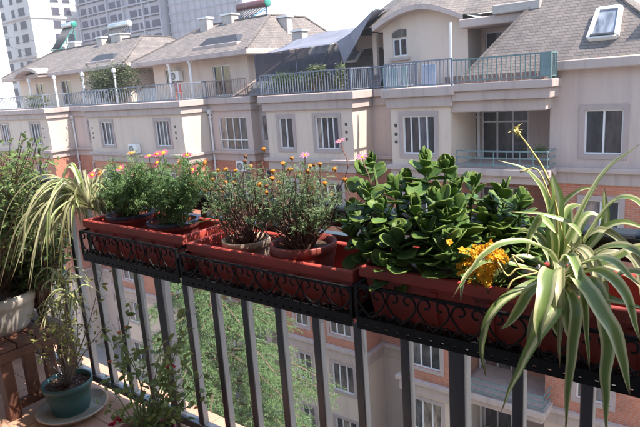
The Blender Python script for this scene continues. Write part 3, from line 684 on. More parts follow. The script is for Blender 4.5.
s_.build('side_net', 'shadenet', tp)
for x in (-20.9, -18.2, -15.45): MB().tube([(x, 21.52, TF), (x, 21.52, 1.62)], .03, 8).build('pole', 'rail_blue', tp)

def bush(name, label, cat, c, r, n, size, lm, group=None, stems=5, base=None):
    c = Vector(c); base = Vector(base) if base else c - Vector((0, 0, r[2]))
    t = thing(name, label, cat, base, group); b = MB(); st = MB(); cl = []
    for k in range(max(6, n // 60)):
        d = rdir(); q = d * U(.35, .95); cl.append(c + Vector((q.x*r[0], q.y*r[1], q.z*r[2])))
    for k in range(n):
        q = R.choice(cl) + Vector((R.gauss(0, .22)*r[0], R.gauss(0, .22)*r[1], R.gauss(0, .2)*r[2]))
        d = rdir(); d.z = abs(d.z)*.6 + .1; leaf_into(b, q, d, size*U(.7, 1.3), size*.45, .25, U(-1, 1), 1)
    stuff(b.build('foliage', lm, t))
    for k in range(stems):
        e = R.choice(cl); m_ = base.lerp(e, .5) + Vector((U(-.1,.1)*r[0], U(-.1,.1)*r[1], 0)); st.tube(catmull([base, m_, e], 3), [.03*r[2]*(1-.1*j) for j in range(7)], 5)
    st.build('stem', 'stem', t); return t
bush('climbing_plant', 'wide leafy climber spread over the left roof terrace railing', 'plant', (-34.6, 22.2, .95), (2.7, .7, 1.15), 3200, .22, 'lf_terr', base=(-34.6, 22.3, TF))
bush('terrace_shrub', 'low pale shrub behind the railing of the leftmost terrace', 'plant', (-43.0, 21.2, .1), (1.5, .4, .45), 700, .2, 'lf_terr', 'shrubs on the roof terraces', base=(-43, 21.2, TF))
bush('terrace_shrub', 'dark green shrub under the shade awning', 'plant', (-18.6, 20.9, .15), (1.3, .4, .5), 900, .17, 'lf_dark', 'shrubs on the roof terraces', base=(-18.6, 20.9, TF))
bush('terrace_shrub', 'leafy green shrub under the awning beside the dark net', 'plant', (-16.7, 20.8, .22), (.8, .4, .55), 700, .17, 'lf_terr', 'shrubs on the roof terraces', base=(-16.7, 20.8, TF))
bush('terrace_shrub', 'thin upright shrub at the right end of the awning', 'plant', (-15.1, 20.7, .3), (.45, .3, .65), 450, .17, 'lf_terr', 'shrubs on the roof terraces', base=(-15.1, 20.7, TF))
bush('potted_shrub', 'small plant on the little green railed balcony', 'plant', (-6.4, 19.6, -2.75), (.28, .25, .28), 220, .12, 'lf_dark', base=(-6.4, 19.6, -3.26))
ch = thing('plastic_chair', 'red plastic chair on the middle roof terrace', 'chair', (-26.6, 20.9, TF))
MB().box(-26.85, -26.35, 20.7, 21.15, .02, .06).build('seat', 'redpaint', ch); MB().box(-26.85, -26.35, 21.12, 21.17, .07, .5).build('backrest', 'redpaint', ch)
for sx in (-26.83, -26.37):
    for sy in (20.72, 21.12): MB().box(sx-.02, sx+.02, sy-.02, sy+.02, TF, .02).build('leg', 'redpaint', ch)
for px0, w_, lab in ((-12.9, 1.1, 'teal board leaning inside the terrace railing below the arched window'), (-10.9, .55, 'blue grey board behind the terrace railing by the white post')):
    b_ = bevel(MB().box(px0, px0+w_, 20.6 if px0 < -12 else 20.2, 20.66 if px0 < -12 else 20.26, -.38, .42).build('leaning_board', 'paleteal' if px0 < -12 else 'paleblue'), .01, 1); tag(b_, lab, 'board')

# ================================================================ TOWERS
def tower(name, label, x0, x1, y0, y1, z1, m, cols, side_cols, storey=3.0, wm='hole', ww=1.6, wh=1.5, top=None, band=None):
    t = thing(name, label, 'building', ((x0+x1)/2, (y0+y1)/2, GZ))
    MB().box(x0, x1, y0, y1, GZ, z1).build('wall', m, t)
    MB().box(x0-.5, x1+.5, y0-.5, y1+.5, z1+.01, z1+.9).build('roof', m, t)
    k = 0; z = z1 - 2.6; me = {}
    while z > -4:
        for kind, lst in (('f', cols), ('s', side_cols)):
            for c in lst:
                w = c[1] if isinstance(c, tuple) else ww; c0 = c[0] if isinstance(c, tuple) else c
                key = (kind, w)
                if key not in me:
                    b = MB()
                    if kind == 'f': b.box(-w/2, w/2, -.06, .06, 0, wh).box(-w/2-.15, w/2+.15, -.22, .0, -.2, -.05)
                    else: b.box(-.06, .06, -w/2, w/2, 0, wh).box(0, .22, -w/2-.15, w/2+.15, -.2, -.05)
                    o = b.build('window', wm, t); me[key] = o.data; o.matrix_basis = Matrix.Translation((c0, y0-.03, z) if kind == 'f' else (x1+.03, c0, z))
                else: linked('window', me[key], t, Matrix.Translation((c0, y0-.03, z) if kind == 'f' else (x1+.03, c0, z)))
        if band and k % band == 0:
            MB().box(x0-.25, x1+.25, y0-.25, y1+.25, z-1.1, z-.75).build('floor_band', 'trim', t)
        z -= storey; k += 1
    return t
tower('apartment_tower', 'white apartment tower behind the left roof', -158, -138.3, 70, 84.5, 32, 'tower', [(-156, 2.2), (-152.5, 3.4), (-146.4, 1.3), (-142.2, 2.8)], [(76.2, 1.8), (79.2, 1.6)], band=3)
tower('apartment_tower', 'pale tower cut off by the left edge of the photo', -150, -131, 52, 60, 40, 'tower', [(-131, 2), (-136, 2)], [], band=None)
tt = tower('unfinished_tower', 'grey lavender apartment block with rows of dark window openings under construction', -135, -103, 80, 98, 24.5, 'tower_grey',
      [(-132.5, 2.2), (-129.6, 1.1), (-127.6, 1.1), (-124.8, 2.4), (-120.6, 2.4), (-118.0, 1.2), (-113.0, 2.4), (-110.4, 1.2), (-108.3, 1.2), (-105.4, 2.6)], [], storey=2.75, ww=2.4, wh=1.75)
for x in (-134.6, -122.6, -116.4, -109.3, -103.3):
    MB().box(x-.25, x+.25, 79.6, 80, GZ, 24.4).build('pier', 'tower_grey', tt)
z = 22.9
while z > 0: MB().box(-135.2, -102.9, 79.55, 79.95, z-1.0, z-.72).build('floor_band', 'tower_grey', tt); z -= 2.75
tt = tower('scaffolded_tower', 'pale block wrapped in scaffold netting right of the unfinished building', -102, -80.5, 81, 98, 26, 'net', [], [])
for k in range(12): MB().tube([(-101.5 + k*1.9, 80.7, GZ), (-101.5 + k*1.9, 80.7, 26)], .07, 5).build('scaffold_pole', 'tower_grey', tt)
for k in range(16): MB().tube([(-102, 80.65, -2 + k*1.8), (-80.6, 80.65, -2 + k*1.8)], .07, 5).build('scaffold_rail', 'tower_grey', tt)

for k, (a, b, lab) in enumerate((((-12, 34, 38), (262, 36, 38), 'upper thin black cable crossing in front of the far towers'), ((-12, 40, 38), (200, 62, 30), 'lower thin black cable sloping towards the middle roof'))):
    a, b = P(*a), P(*b); pts = [a.lerp(b, j/16) + Vector((0, 0, -1.1*math.sin(math.pi*j/16))) for j in range(17)]
    tag(MB().tube(pts, .022, 5).build('overhead_cable', 'dark'), lab, 'cable')
# ================================================================ CEDAR
def cedar(x, y, top, rad, label):
    t = thing('cedar_tree', label, 'tree', (x, y, GZ)); H = top - GZ
    MB().tube([(x, y, GZ), (x+.1, y, GZ+H*.5), (x, y, top-.2)], [.32, .2, .03], 8).build('trunk', 'bark', t, True)
    lim = MB(); fo = MB()
    z = top - .3; a = 0
    while z > GZ + 3:
        f = (top - z) / (top + 9.5 - 0); L0 = min(rad, .35 + 1.02*(top - z)**.80)
        for k in range(4):
            a += 2.4 + U(-.3, .3); L = L0 * U(.75, 1.12)
            if not 0.2 < L: continue
            d = Vector((math.cos(a), math.sin(a), 0)); p0 = Vector((x, y, z + U(-.15, .15)))
            pts = [p0 + d*(L*s) + Vector((0, 0, L*(.16*s - .42*s*s))) for s in (0, .25, .5, .75, 1)]
            lim.tube(pts, [.05*(1-.8*s)+.008 for s in (0, .25, .5, .75, 1)], 4)
            side = d.cross(Vector((0, 0, 1))); cp = catmull(pts, 4); m_ = len(cp)
            for j in range(3, m_):
                s_ = j/(m_-1); wd = L*.34*(1 - .7*s_) + .12
                for sgn in (-1, 1):
                    for rep in range(2):
                        q = cp[j] + Vector((U(-.06,.06), U(-.06,.06), U(-.05,.05)))
                        dr = (side*sgn*U(.6, 1) + d*U(.3, .9) + Vector((0, 0, U(-.55, .05)))).normalized(); ln = wd*U(.6, 1.2)
                        # a drooping spray: spine with needle tufts
                        nn = max(3, int(ln/.085))
                        for i in range(nn):
                            g = i/nn; qq = q + dr*(ln*g) + Vector((0, 0, -.35*ln*g*g))
                            for tt_ in range(6):
                                dd = (dr*.6 + Vector((U(-.7,.7), U(-.7,.7), U(-.9,.35)))).normalized()
                                leaf_into(fo, qq, dd, U(.08, .15), U(.011, .020), .3, U(-1.5, 1.5), 1)
        z -= .34
    lim.build('limb', 'bark', t); stuff(fo.build('crown', 'lf_cedar', t)); return t
cedar(-12.9, 10.6, -3.9, 3.1, 'pale green drooping cedar seen between the railing bars')
bush('courtyard_shrub', 'rounded green shrub low in the courtyard at the far left', 'shrub', (-17.5, 12.5, -13.5), (2.6, 2, 3.0), 2600, .38, 'lf_terr', base=(-17.5, 12.5, GZ))
bush('courtyard_shrub', 'dark green shrub at the foot of the opposite house', 'shrub', (-13, 16.5, -16.6), (2.6, 1.2, 1.6), 1500, .32, 'lf_dark', base=(-13, 16.5, GZ))

# ================================================================ BALCONY RAILING
YB = 1.14; SP = 0.1387; X8 = -0.540
rl = thing('balcony_railing', 'dark metal balcony railing with square bars and round edged handrail', 'railing', (-2, YB, KT))
bevel(MB().box(-4.5, 0.6, YB-.032, YB+.032, -.352, -.300).build('handrail', 'rack', rl), .012, 3)
bevel(MB().box(-4.5, 0.6, YB-.018, YB+.018, -1.165, -1.135).build('bottom_rail', 'iron', rl), .003, 2)
bevel(MB().box(-4.5, 0.6, YB-.016, YB+.016, -.405, -.375).build('upper_rail', 'iron', rl), .003, 2)
i = -28; bm0 = pm0 = None
while X8 + (i) * SP < 0.6:
    x = X8 + i*SP; post = (i % 8 == 0)
    if post:
        if pm0 is None: o = bevel(MB().box(-.020, .020, -.019, .019, KT, -.352).build('post', 'iron', rl, loc=(x, YB, 0)), .003, 2); pm0 = o.data
        else: bevel(linked('post', pm0, rl, Matrix.Translation((x, YB, 0))), .003, 2)
    else:
        if bm0 is None: o = bevel(MB().box(-.0125, .0125, -.0125, .0125, -1.135, -.352).build('bar', 'iron', rl, loc=(x, YB, 0)), .0025, 2); bm0 = o.data
        else: bevel(linked('bar', bm0, rl, Matrix.Translation((x, YB, 0))), .0025, 2)
    i += 1

# ================================================================ PLANTERS AND RACKS
def spiral(cx, cz, r0, a0, a1, n=14, shrink=.35):
    return [(cx + (r0*(1 - (1-shrink)*k/n))*math.cos(a0 + (a1-a0)*k/n), cz + (r0*(1 - (1-shrink)*k/n))*math.sin(a0 + (a1-a0)*k/n)) for k in range(n+1)]
YF, YK = 0.912, 1.112
def planter(x0, x1, zr, label):
    h = .128; t = thing('planter_box', label, 'planter', ((x0+x1)/2, (YF+YK)/2, zr-h), 'red planter boxes hung along the railing')
    a, b, c, d = x0, x1, YF+.006, YK-.012                                  # outer rim rectangle
    def ring(ins, z): return [(a+ins, c+ins, z), (b-ins, c+ins, z), (b-ins, d-ins, z), (a+ins, d-ins, z)]
    prof = [(.022, zr-h), (.010, zr-.026), (0, zr-.024), (0, zr-.002), (.003, zr), (.010, zr), (.013, zr-.004), (.014, zr-.02), (.026, zr-h+.012)]
    m_ = MB()
    for ins, z in prof: m_.v += ring(ins, z)
    for k in range(len(prof)-1):
        for e in range(4): m_.f.append((4*k+e, 4*k+(e+1)%4, 4*k+4+(e+1)%4, 4*k+4+e))
    m_.f.append((3,2,1,0)); n = 4*(len(prof)-1); m_.f.append((n, n+1, n+2, n+3))
    bo = bevel(m_.build('box', 'planter', t), .006, 3)
    for k in range(5):                                                    # moulded ribs on the front
        xx = x0 + .05 + (x1-x0-.1)*k/4
        MB().bar((xx, c+.0085, zr-.034), (xx, c+.0195, zr-h+.012), .012, .006).build('rib', 'planter', t)
    return t
def rack(x0, x1, zt, zb, label):
    t = thing('planter_rack', label, 'plant rack', ((x0+x1)/2, (YF+YK)/2, zb), 'black scrollwork racks hung on the railing')
    f = MB(); yf = YF - .012; yk = YK + .006
    for z, w in ((zt, .0055), (zb+.004, .008)):
        f.bar((x0, yf, z), (x1, yf, z), w, w).bar((x0, yf, z), (x0, yk, z), w, w).bar((x1, yf, z), (x1, yk, z), w, w)
    f.bar((x0, yk, zt), (x1, yk, zt), .006, .006)
    for x in (x0, x1):
        f.bar((x, yf, zb), (x, yf, zt), .007, .007).bar((x, yk, zb), (x, yk, zt+.02), .007, .007)
    for x in (x0+.08, x1-.08): f.tube([(x, yk-.002, zt), (x, yk-.002, -.292), (x, YB-.02, -.289), (x, YB+.036, -.289), (x, YB+.040, -.33)], .0045, 6)
    f.build('frame', 'rack', t)
    n = max(3, round((x1-x0)/.066)); w = (x1-x0)/n; me = None
    for k in range(n):                                                     # heart scrolls along the front
        xc = x0 + w*(k+.5)
        if me is None:
            s_ = MB()
            for sg in (-1, 1):
                hh = zt - zb
                crv = [(0, .012), (sg*w*.30, hh*.40), (sg*w*.47, hh*.66), (sg*w*.42, hh*.86)]
                pts = [Vector((q[0], 0, q[1])) for q in crv]
                sp_ = spiral(sg*w*.235, hh*.80, w*.20, 0.1 if sg > 0 else math.pi-.1, (0.1 + math.pi*1.55) if sg > 0 else (math.pi - .1 - math.pi*1.55), 12, .45)
                pts = catmull(pts, 4) + [Vector((q[0], 0, q[1])) for q in sp_[1:]]
                s_.tube([p + Vector((0, .004*sg*0, 0)) for p in pts], .0021, 6)
            o = s_.build('scroll', 'rack', t, True, loc=(xc, yf-.002, zb)); me = o.data
        else: linked('scroll', me, t, Matrix.Translation((xc, yf-.002 + U(-.001,.001), zb + U(-.001,.001))))
    me = None; n2 = int((x1-x0)/.026)                                      # little scallops on the lower edge and holes in the tray
    for k in range(n2):
        xc = x0 + (x1-x0)*(k+.5)/n2
        if me is None:
            s_ = MB(); s_.tube([(.011*math.cos(a), 0, .016*math.sin(a)) for a in [math.pi*j/8 for j in range(9)]], .0017, 5)
            o = s_.build('scallop', 'rack', t, True, loc=(xc, yf-.002, zb+.008)); me = o.data
        else: linked('scallop', me, t, Matrix.Translation((xc, yf-.002, zb+.008)))
    tr = MB(); yy = yf + .004                                              # tray of crossed strips
    k = 0
    while yy < yk:
        tr.box(x0, x1, yy, yy+.010, zb-.004, zb-.001); yy += .0165
    for k in range(int((x1-x0)/.03)+1): tr.box(x0 + k*.03, x0 + k*.03 + .018, yf+.002, yk, zb-.0008, zb+.0015)
    tr.build('tray', 'rack', t)
    # perforated lip hanging below the front
    lp = MB(); lp.box(x0, x1, yf-.004, yf+.002, zb-.018, zb-.011).box(x0, x1, yf-.004, yf+.002, zb-.006, zb)
    for k in range(int((x1-x0)/.024)+1):
        lp.box(x0 + k*.024, x0 + k*.024 + .018, yf-.004, yf+.002, zb-.0109, zb-.0061)
    lp.build('lip', 'rack', t)
    return t
ZB = -.474
PL = [(-1.705, -1.212, -.366, 'red planter box at the left end holding the two daisy pots'),
      (-1.200, -.668, -.381, 'red planter box in the middle with a beige and a brown red pot'),
      (-.652, -.105, -.364, 'red planter box at the right under the kalanchoes and the big spider plant')]
for (a, b, zr, lab) in PL: planter(a, b, zr, lab)
for (a, b, zt, lab) in ((-1.695, -1.222, -.398, 'black scrollwork rack round the left planter'), (-1.206, -.662, -.409, 'black scrollwork rack round the middle planter'), (-.648, -.098, -.400, 'black scrollwork rack round the right planter')):
    rack(a, b, zt, ZB, lab)

# ================================================================ POTS
def pot_parts(t, c, r, h, m, rim=None, soil=True, ribs=3, taper=.76):
    "c is the middle of the pot's top"
    x, y, z = c; b = MB(); pr = [(0.0, -h), (r*taper, -h)]
    for k in range(ribs + 1):
        f = k/(ribs+1); pr += [(r*(taper + (.96-taper)*f), -h + h*.82*f), (r*(taper + (.96-taper)*f)+.0025, -h + h*.82*f + .008)]
    pr += [(r*.955, -h*.17), (r, -h*.16), (r*1.015, -h*.02), (r*1.0, 0), (r*.94, 0), (r*.92, -h*.2), (r*.86, -h*.5)]
    b.lathe(pr, 36, (x, y, z)); b.build('pot', m, t, True)
    if rim: MB().lathe([(r*1.0, -.006), (r*1.03, -.004), (r*1.03, .004), (r*.97, .006), (r*.93, .002)], 36, (x, y, z)).build('pot_rim', rim, t, True)
    if soil:
        s_ = MB(); rings = 7
        for k in range(rings+1):
            for a in range(24):
                q = Vector((x + r*.925*k/rings*math.cos(a*math.pi/12), y + r*.925*k/rings*math.sin(a*math.pi/12), 0))
                s_.v.append((q.x, q.y, z - h*.16 + .006*noise.noise(q*60)))
        for k in range(rings):
            for a in range(24): s_.f.append((k*24+a, k*24+(a+1)%24, k*24+24+(a+1)%24, k*24+24+a))
        s_.build('soil', 'soil', t, True)
def daisy_mesh(m, r, n, cm, cr):
    p = MB()
    for k in range(n): a = 2*math.pi*k/n + U(-.1,.1); leaf_into(p, Vector((math.cos(a)*cr*.6, math.sin(a)*cr*.6, 0)), Vector((math.cos(a), math.sin(a), .12)), r*U(.8, 1.05), r*.42, .1, 0, 1)
    c = MB(); c.lathe([(0, cr*.55), (cr*.5, cr*.5), (cr*.9, cr*.2), (cr, -cr*.1)], 10)
    po = p.build('flower', m); co = c.build('flower_centre', cm, smooth=True); co.parent = po
    return po, co
def flower_at(proto, parent, pos, nrm, s=1.0):
    po, co = proto; M4 = Matrix.Translation(pos) @ Vector(nrm).to_track_quat('Z', 'Y').to_matrix().to_4x4() @ Matrix.Rotation(U(0, 6), 4, 'Z') @ Matrix.Scale(s, 4)
    a = po.copy(); COL.objects.link(a); a.parent = None; a.matrix_basis = M4; put(a, parent)
    c = co.copy(); COL.objects.link(c); c.parent = a; c.matrix_parent_inverse = Matrix.Identity(4)
    return a
protos = []
def proto(*a): q = daisy_mesh(*a); protos.append(q); return q
F_PINK = proto('pink', .0135, 13, 'yellow', .0065)
F_PALE = proto('orange_pale', .011, 11, 'orange', .0065)
F_COSMOS = proto('cosmos', .021, 8, 'yellow', .005)
CAMV = Vector((0, -.25, 0))

def feathery(t, roots, tips, per, L, lm, sm, sr=.0017, spread=.03, lobes=2, lo=.35):
    "thin stems from the soil to the tips, each carrying divided leaves"
    st = MB(); fo = MB()
    for tp_ in tips:
        r0 = R.choice(roots); m_ = r0.lerp(tp_, .5) + Vector((U(-.02,.02), U(-.02,.02), U(-.01,.03)))
        cp = catmull([r0, m_, tp_], 5); st.tube(cp, [sr*(1.15-.75*k/(len(cp)-1)) for k in range(len(cp))], 4)
        for k in range(per):
            f = min(1, U(lo, 1.05)); i = min(len(cp)-2, int(f*(len(cp)-1))); q = cp[i].lerp(cp[i+1], U(0, 1))
            d = rdir(); d.z = d.z*.6 + .35; d.normalize(); l = L*U(.6, 1.25); q = q + rdir()*spread*U(0, .6)
            leaf_into(fo, q, d, l, l*.16, .3, U(-.8,.8), 1)
            sd_ = d.cross(rdir()).normalized()
            for j in range(lobes):
                for sg in (-1, 1):
                    dd = (d*.75 + sd_*sg*.8).normalized(); leaf_into(fo, q + d*(l*(.3+.28*j)), dd, l*.42, l*.12, .2, U(-.8,.8), 1)
    st.build('stem', sm, t); stuff(fo.build('foliage', lm, t))
def tips_box(pxr, pyr, Yr, n):
    return [P(U(*pxr), U(*pyr), U(*Yr)) for _ in range(n)]
def ell_tips(cpx, cpy, rx, ry, Y, dY, n):
    o = []
    while len(o) < n:
        a, b = U(-1, 1), U(-1, 1)
        if a*a + b*b < 1: o.append(P(cpx + a*rx, cpy + b*ry, Y + U(-dY, dY)))
    return o

# daisies
def daisy(potpx, r, label, ell, flowers, seed):
    c = P(*potpx); t = thing('potted_daisy', label, 'potted plant', (c.x, c.y, c.z-.1), 'potted daisies in the left planter')
    pot_parts(t, c, r, .105, 'pot_red', 'pot_navy'); roots = [c + Vector((U(-.35,.35)*r, U(-.35,.35)*r, -.017)) for _ in range(10)]
    tips = ell_tips(*ell, 62); feathery(t, roots, tips, 27, .025, 'lf_daisy', 'stem_green', lo=.5)
    st = MB()
    for (px, py, pr) in flowers:
        q = P(px, py, U(.93, 1.05)); flower_at(pr, t, q, Vector((U(-.2,.4), U(-1,-.1), U(.3, 1))), U(.9, 1.2))
        st.tube(catmull([R.choice(roots), q + Vector((U(-.01,.01), 0, -.07)), q], 4), .0013, 4)
    st.build('flower_stalk', 'stem_green', t)
daisy((130, 214, 1.01), .072, 'bushy daisy with pink flowers in the left pot of the left planter', (128, 184, 34, 28, 1.0, .07), [(131,153,F_PALE),(149,156,F_PINK),(157,154,F_PINK),(100,173,F_PALE),(92,175,F_PINK),(137,175,F_PINK),(120,168,F_PINK)], 1)
daisy((173, 221, 1.01), .074, 'bushy daisy with pink flowers in the right pot of the left planter', (180, 186, 37, 30, 1.0, .07), [(163,153,F_PINK),(187,155,F_PINK),(181,162,F_PALE),(157,163,F_PINK),(205,163,F_PALE),(171,193,F_PALE),(210,189,F_PALE),(192,170,F_PINK),(218,190,F_PALE)], 2)

# marigolds with spent heads
def head_mesh():
    b = MB()
    b.lathe([(0, -.010), (.0035, -.009), (.0045, -.001), (.0075, .003), (.0085, .0075), (.006, .012), (0, .0135)], 10)
    for k in range(18): d = rdir(); d.z = abs(d.z); leaf_into(b, d*.006 + Vector((0,0,.004)), d, .0055, .004, .1, 0, 1)
    return b
HM = head_mesh(); H_OR = HM.build('flower_head', 'orange', None, True); H_BR = HM.build('flower_head', 'brown_head', None, True)
def marigold(potpx, r, pm, label, ell, heads, cosmos, nt=48):
    c = P(*potpx); t = thing('potted_marigold', label, 'potted plant', (c.x, c.y, c.z-.11), 'marigolds in the middle planter')
    pot_parts(t, c, r, .12, pm, None, ribs=4); roots = [c + Vector((U(-.5,.5)*r, U(-.5,.5)*r, -.017)) for _ in range(16)]
    tips = ell_tips(*ell, nt); feathery(t, roots, tips, 18, .022, 'lf_mari', 'stem_red', .0018, lo=.62)
    st = MB(); nd = MB()
    for k in range(60):                                                     # bare red twigs low down
        r0 = R.choice(roots); e = r0 + Vector((U(-1,1)*r*.9, U(-1,1)*r*.9, U(.05,.12))); st.tube([r0, r0.lerp(e,.5)+Vector((U(-.01,.01),0,.008)), e], [.0016,.0013,.0007], 4)
    heads = heads + [(ell[0] + U(-1,1)*ell[2]*.95, ell[1] - U(.1,.95)*ell[3]) for _ in range(4)]
    for (px, py) in heads:
        q = P(px, py, U(.93, 1.06)); nm = Vector((U(-.4,.4), U(-.8,.1), 1)); hm = (H_OR if U(0,1) < .82 else H_BR).data
        linked('flower_head', hm, t, Matrix.Translation(q) @ nm.to_track_quat('Z','Y').to_matrix().to_4x4() @ Matrix.Diagonal((U(.5,.78), U(.5,.78), U(.36,.5), 1)))
        st.tube(catmull([R.choice(roots), q + Vector((U(-.015,.015), 0, -.06)), q - Vector((0,0,.004))], 4), .0009, 4)
    for (px, py) in cosmos:
        q = P(px, py, U(.96, 1.04)); flower_at(F_COSMOS, t, q, Vector((U(-.3,.3), U(-.6,-.2), 1)), U(.6,.75)); st.tube(catmull([R.choice(roots), q + Vector((U(-.02,.02), 0, -.08)), q], 4), .0012, 4)
    st.build('flower_stalk', 'stem_red', t)
marigold((246, 238, 1.0), .062, 'pot_beige', 'straggly marigold with orange heads in a beige pot', (238, 196, 38, 33, 1.0, .08), [(246,157),(245,162),(251,167),(218,171),(226,170),(236,171),(260,185),(267,187),(267,193),(210,190),(222,193),(234,213),(213,180),(225,183)], [])
marigold((303, 241, 1.0), .079, 'pot_red', 'tall marigold bush with pink blooms above a brown red pot', (302, 195, 44, 34, 1.0, .09), [(264,150),(273,172),(290,170),(292,159),(320,165),(325,184),(331,196),(283,164),(312,188),(335,170),(345,180),(299,176)], [(305,155),(340,141),(362,157)], 66)

# ---- kalanchoes
def kal_leaf(L, W, seed):
    "broad fleshy leaf with a scalloped edge, cupped upwards, base at the origin along +y"
    rr = random.Random(seed); b = MB(); idx = []
    TS = [0, .1, .2, .33, .46, .6, .73, .84, .92, .975, 1.0]; WS = [.12, .24, .46, .74, .93, 1.0, .95, .82, .64, .38, .10]; n = len(TS) - 1
    for i in range(n + 1):
        t = TS[i]; w = W*.5*WS[i]*(1 + (.08 if i % 2 else -.07)*(1 if 1 < i < n-1 else 0))
        y = t*L; zc = -.03*L*math.sin(math.pi*t) - .04*L*t*t
        row = []
        for s_ in (-1, -.55, 0, .55, 1):
            row.append(len(b.v)); b.uv[len(b.v)] = (.5 + s_*.5, t); b.v.append((s_*w, y, zc + .30*w*abs(s_)**1.6 + rr.uniform(-.0006,.0006)))
        idx.append(row)
    for i in range(n):
        for k in range(4): b.f.append((idx[i][k], idx[i][k+1], idx[i+1][k+1], idx[i+1][k]))
    return b
KL = []
for s_ in range(5):
    o = kal_leaf(1.0, U(.62, .80), s_).build('leaf', 'lf_kal', None, True)
    sd = o.modifiers.new('solid', 'SOLIDIFY'); sd.thickness = .035
    KL.append(o)
def rosette(t, tip, size, pairs=7, lean=None, roll=0.0):
    ax = Vector(lean) if lean else Vector((U(-.35,.35), U(-.45,.15), 1)); ax.normalize(); rot = U(0, 6.28)
    Fm = ax.to_track_quat('Z', 'Y').to_matrix()
    for j in range(pairs):
        f = j/(pairs-1); th = math.radians(12 + 66*f**.95); L = size*(.40 + .62*f**.8); down = -size*.16*j*(.6+.5*f)
        for k in range(2):
            az = rot + j*math.pi/2 + k*math.pi + U(-.4,.4); d = Vector((math.cos(az)*math.sin(th), math.sin(az)*math.sin(th), math.cos(th)))
            wd = Fm @ d; up = Fm @ Vector((-math.cos(az)*math.cos(th), -math.sin(az)*math.cos(th), math.sin(th)))
            y = wd.normalized(); x = y.cross(up).normalized(); z = x.cross(y); ls = L*U(.68,1.22)
            if U(0,1) < .10 and j > 2: continue
            m4 = Matrix(((x.x,y.x,z.x,0),(x.y,y.y,z.y,0),(x.z,y.z,z.z,0),(0,0,0,1)))
            src = R.choice(KL); o = src.copy(); COL.objects.link(o)
            o.matrix_basis = Matrix.Translation(Vector(tip) + ax*down) @ m4 @ Matrix.Rotation(U(-.4,.35), 4, 'X') @ Matrix.Rotation(U(-.5,.5), 4, 'Y') @ Matrix.Diagonal((ls, ls, ls, 1)); put(o, t)
def kalanchoe(pot, r, label, tips, extra=()):
    c = P(*pot); t = thing('potted_kalanchoe', label, 'potted plant', (c.x, c.y, c.z-.1), 'kalanchoes in the right planter')
    pot_parts(t, c, r, .10, 'pot_white', None, ribs=2); st = MB()
    for (px, py, Y, sz, pr) in tips:
        q = P(px, py, Y); r0 = c + Vector((U(-.3,.3)*r, U(-.3,.3)*r, -.016)); m_ = r0.lerp(q, .55) + Vector((U(-.01,.01), 0, -.01))
        rosette(t, q, sz*1.18, pr+1); st.tube(catmull([r0, m_, q], 4), [.0048, .0046, .0044, .004, .0038, .0036, .0032, .0028, .0022], 6)
        for k in range(5):                                                  # big old leaves lower on the stem
            s_ = U(.3, .8); p_ = r0.lerp(q, s_); az = U(0, 6.28); d = Vector((math.cos(az), math.sin(az)-.25, U(-.5,.25))).normalized()
            F3 = frame(d, roll=U(-.4,.4)).to_4x4(); ls = sz*U(.95, 1.4); src = R.choice(KL); o = src.copy(); COL.objects.link(o)
            o.matrix_basis = Matrix.Translation(p_) @ F3 @ Matrix.Diagonal((ls, ls, ls, 1)); put(o, t)
    st.build('stem', 'stem_green', t); return t
kalanchoe((392, 258, 1.025), .054, 'leftmost kalanchoe whose leaves hang over the planter corner', [(372,160,1.05,.042,8),(352,205,1.02,.045,7),(368,188,.98,.045,7),(393,182,1.0,.046,7),(372,232,.95,.048,7),(398,232,.93,.048,7),(384,262,.915,.044,6),(352,232,.98,.04,6),(382,205,.96,.042,6)])
kalanchoe((438, 262, 1.022), .055, 'tall kalanchoe in the middle with dense fresh green rosettes', [(424,158,1.06,.046,8),(447,165,1.05,.046,7),(437,196,.95,.052,8),(458,206,.97,.044,7),(416,205,.98,.046,7),(425,226,.93,.048,7),(450,238,.92,.05,7),(408,176,1.04,.042,7),(455,186,1.02,.04,6),(444,218,.94,.044,6)])
kalanchoe((478, 262, 1.04), .052, 'kalanchoe behind the yellow blooms with small side rosettes', [(474,182,1.07,.036,6),(484,215,1.03,.038,7),(470,232,1.0,.04,7),(490,240,.99,.036,6)])
kalanchoe((512, 262, 1.06), .052, 'right kalanchoe next to the big spider plant', [(504,190,1.05,.044,7),(521,200,1.03,.046,7),(532,228,1.06,.042,6),(508,228,1.02,.044,7),(492,205,1.06,.038,6),(524,246,1.03,.04,6),(496,222,1.02,.036,6)])
# yellow kalanchoe
c = P(484, 292, .94); ty = thing('yellow_kalanchoe', 'low plant with a dense cluster of small yellow flowers beside the spider plant', 'flowering plant', c - Vector((0,0,.06)))
pot_parts(ty, c + Vector((0, .03, 0)), .045, .08, 'pot_red')
ym = MB()
for k in range(5): a = 2*math.pi*k/5; leaf_into(ym, Vector((0,0,0)), Vector((math.cos(a), math.sin(a), .35)), .0075, .0065, .3, 0, 1)
for k in range(5): a = 2*math.pi*k/5+.6; leaf_into(ym, Vector((0,0,.001)), Vector((math.cos(a), math.sin(a), .9)), .005, .005, .3, 0, 1)
Y0 = ym.build('flower', 'yellow'); ystem = MB()
for k in range(150):
    cl = R.choice([(476,256,16,9),(488,248,12,6),(473,272,13,8),(492,265,14,10),(484,278,11,7),(468,262,7,6),(500,258,7,6)])
    q = P(R.gauss(cl[0], cl[2]*.5), R.gauss(cl[1], cl[3]*.55), .905 + U(-.012, .03)); nm = Vector((U(-.6,.6), U(-1.0,-.1), U(.2,1)))
    linked('flower', Y0.data, ty, Matrix.Translation(q) @ nm.to_track_quat('Z','Y').to_matrix().to_4x4() @ Matrix.Scale(U(.75,1.1), 4))
    if k % 4 == 0: ystem.tube(catmull([c + Vector((U(-.01,.01), .03, -.01)), q + Vector((0,.02,-.03)), q], 3), .0012, 4)
ystem.build('stem', 'stem_green', ty)
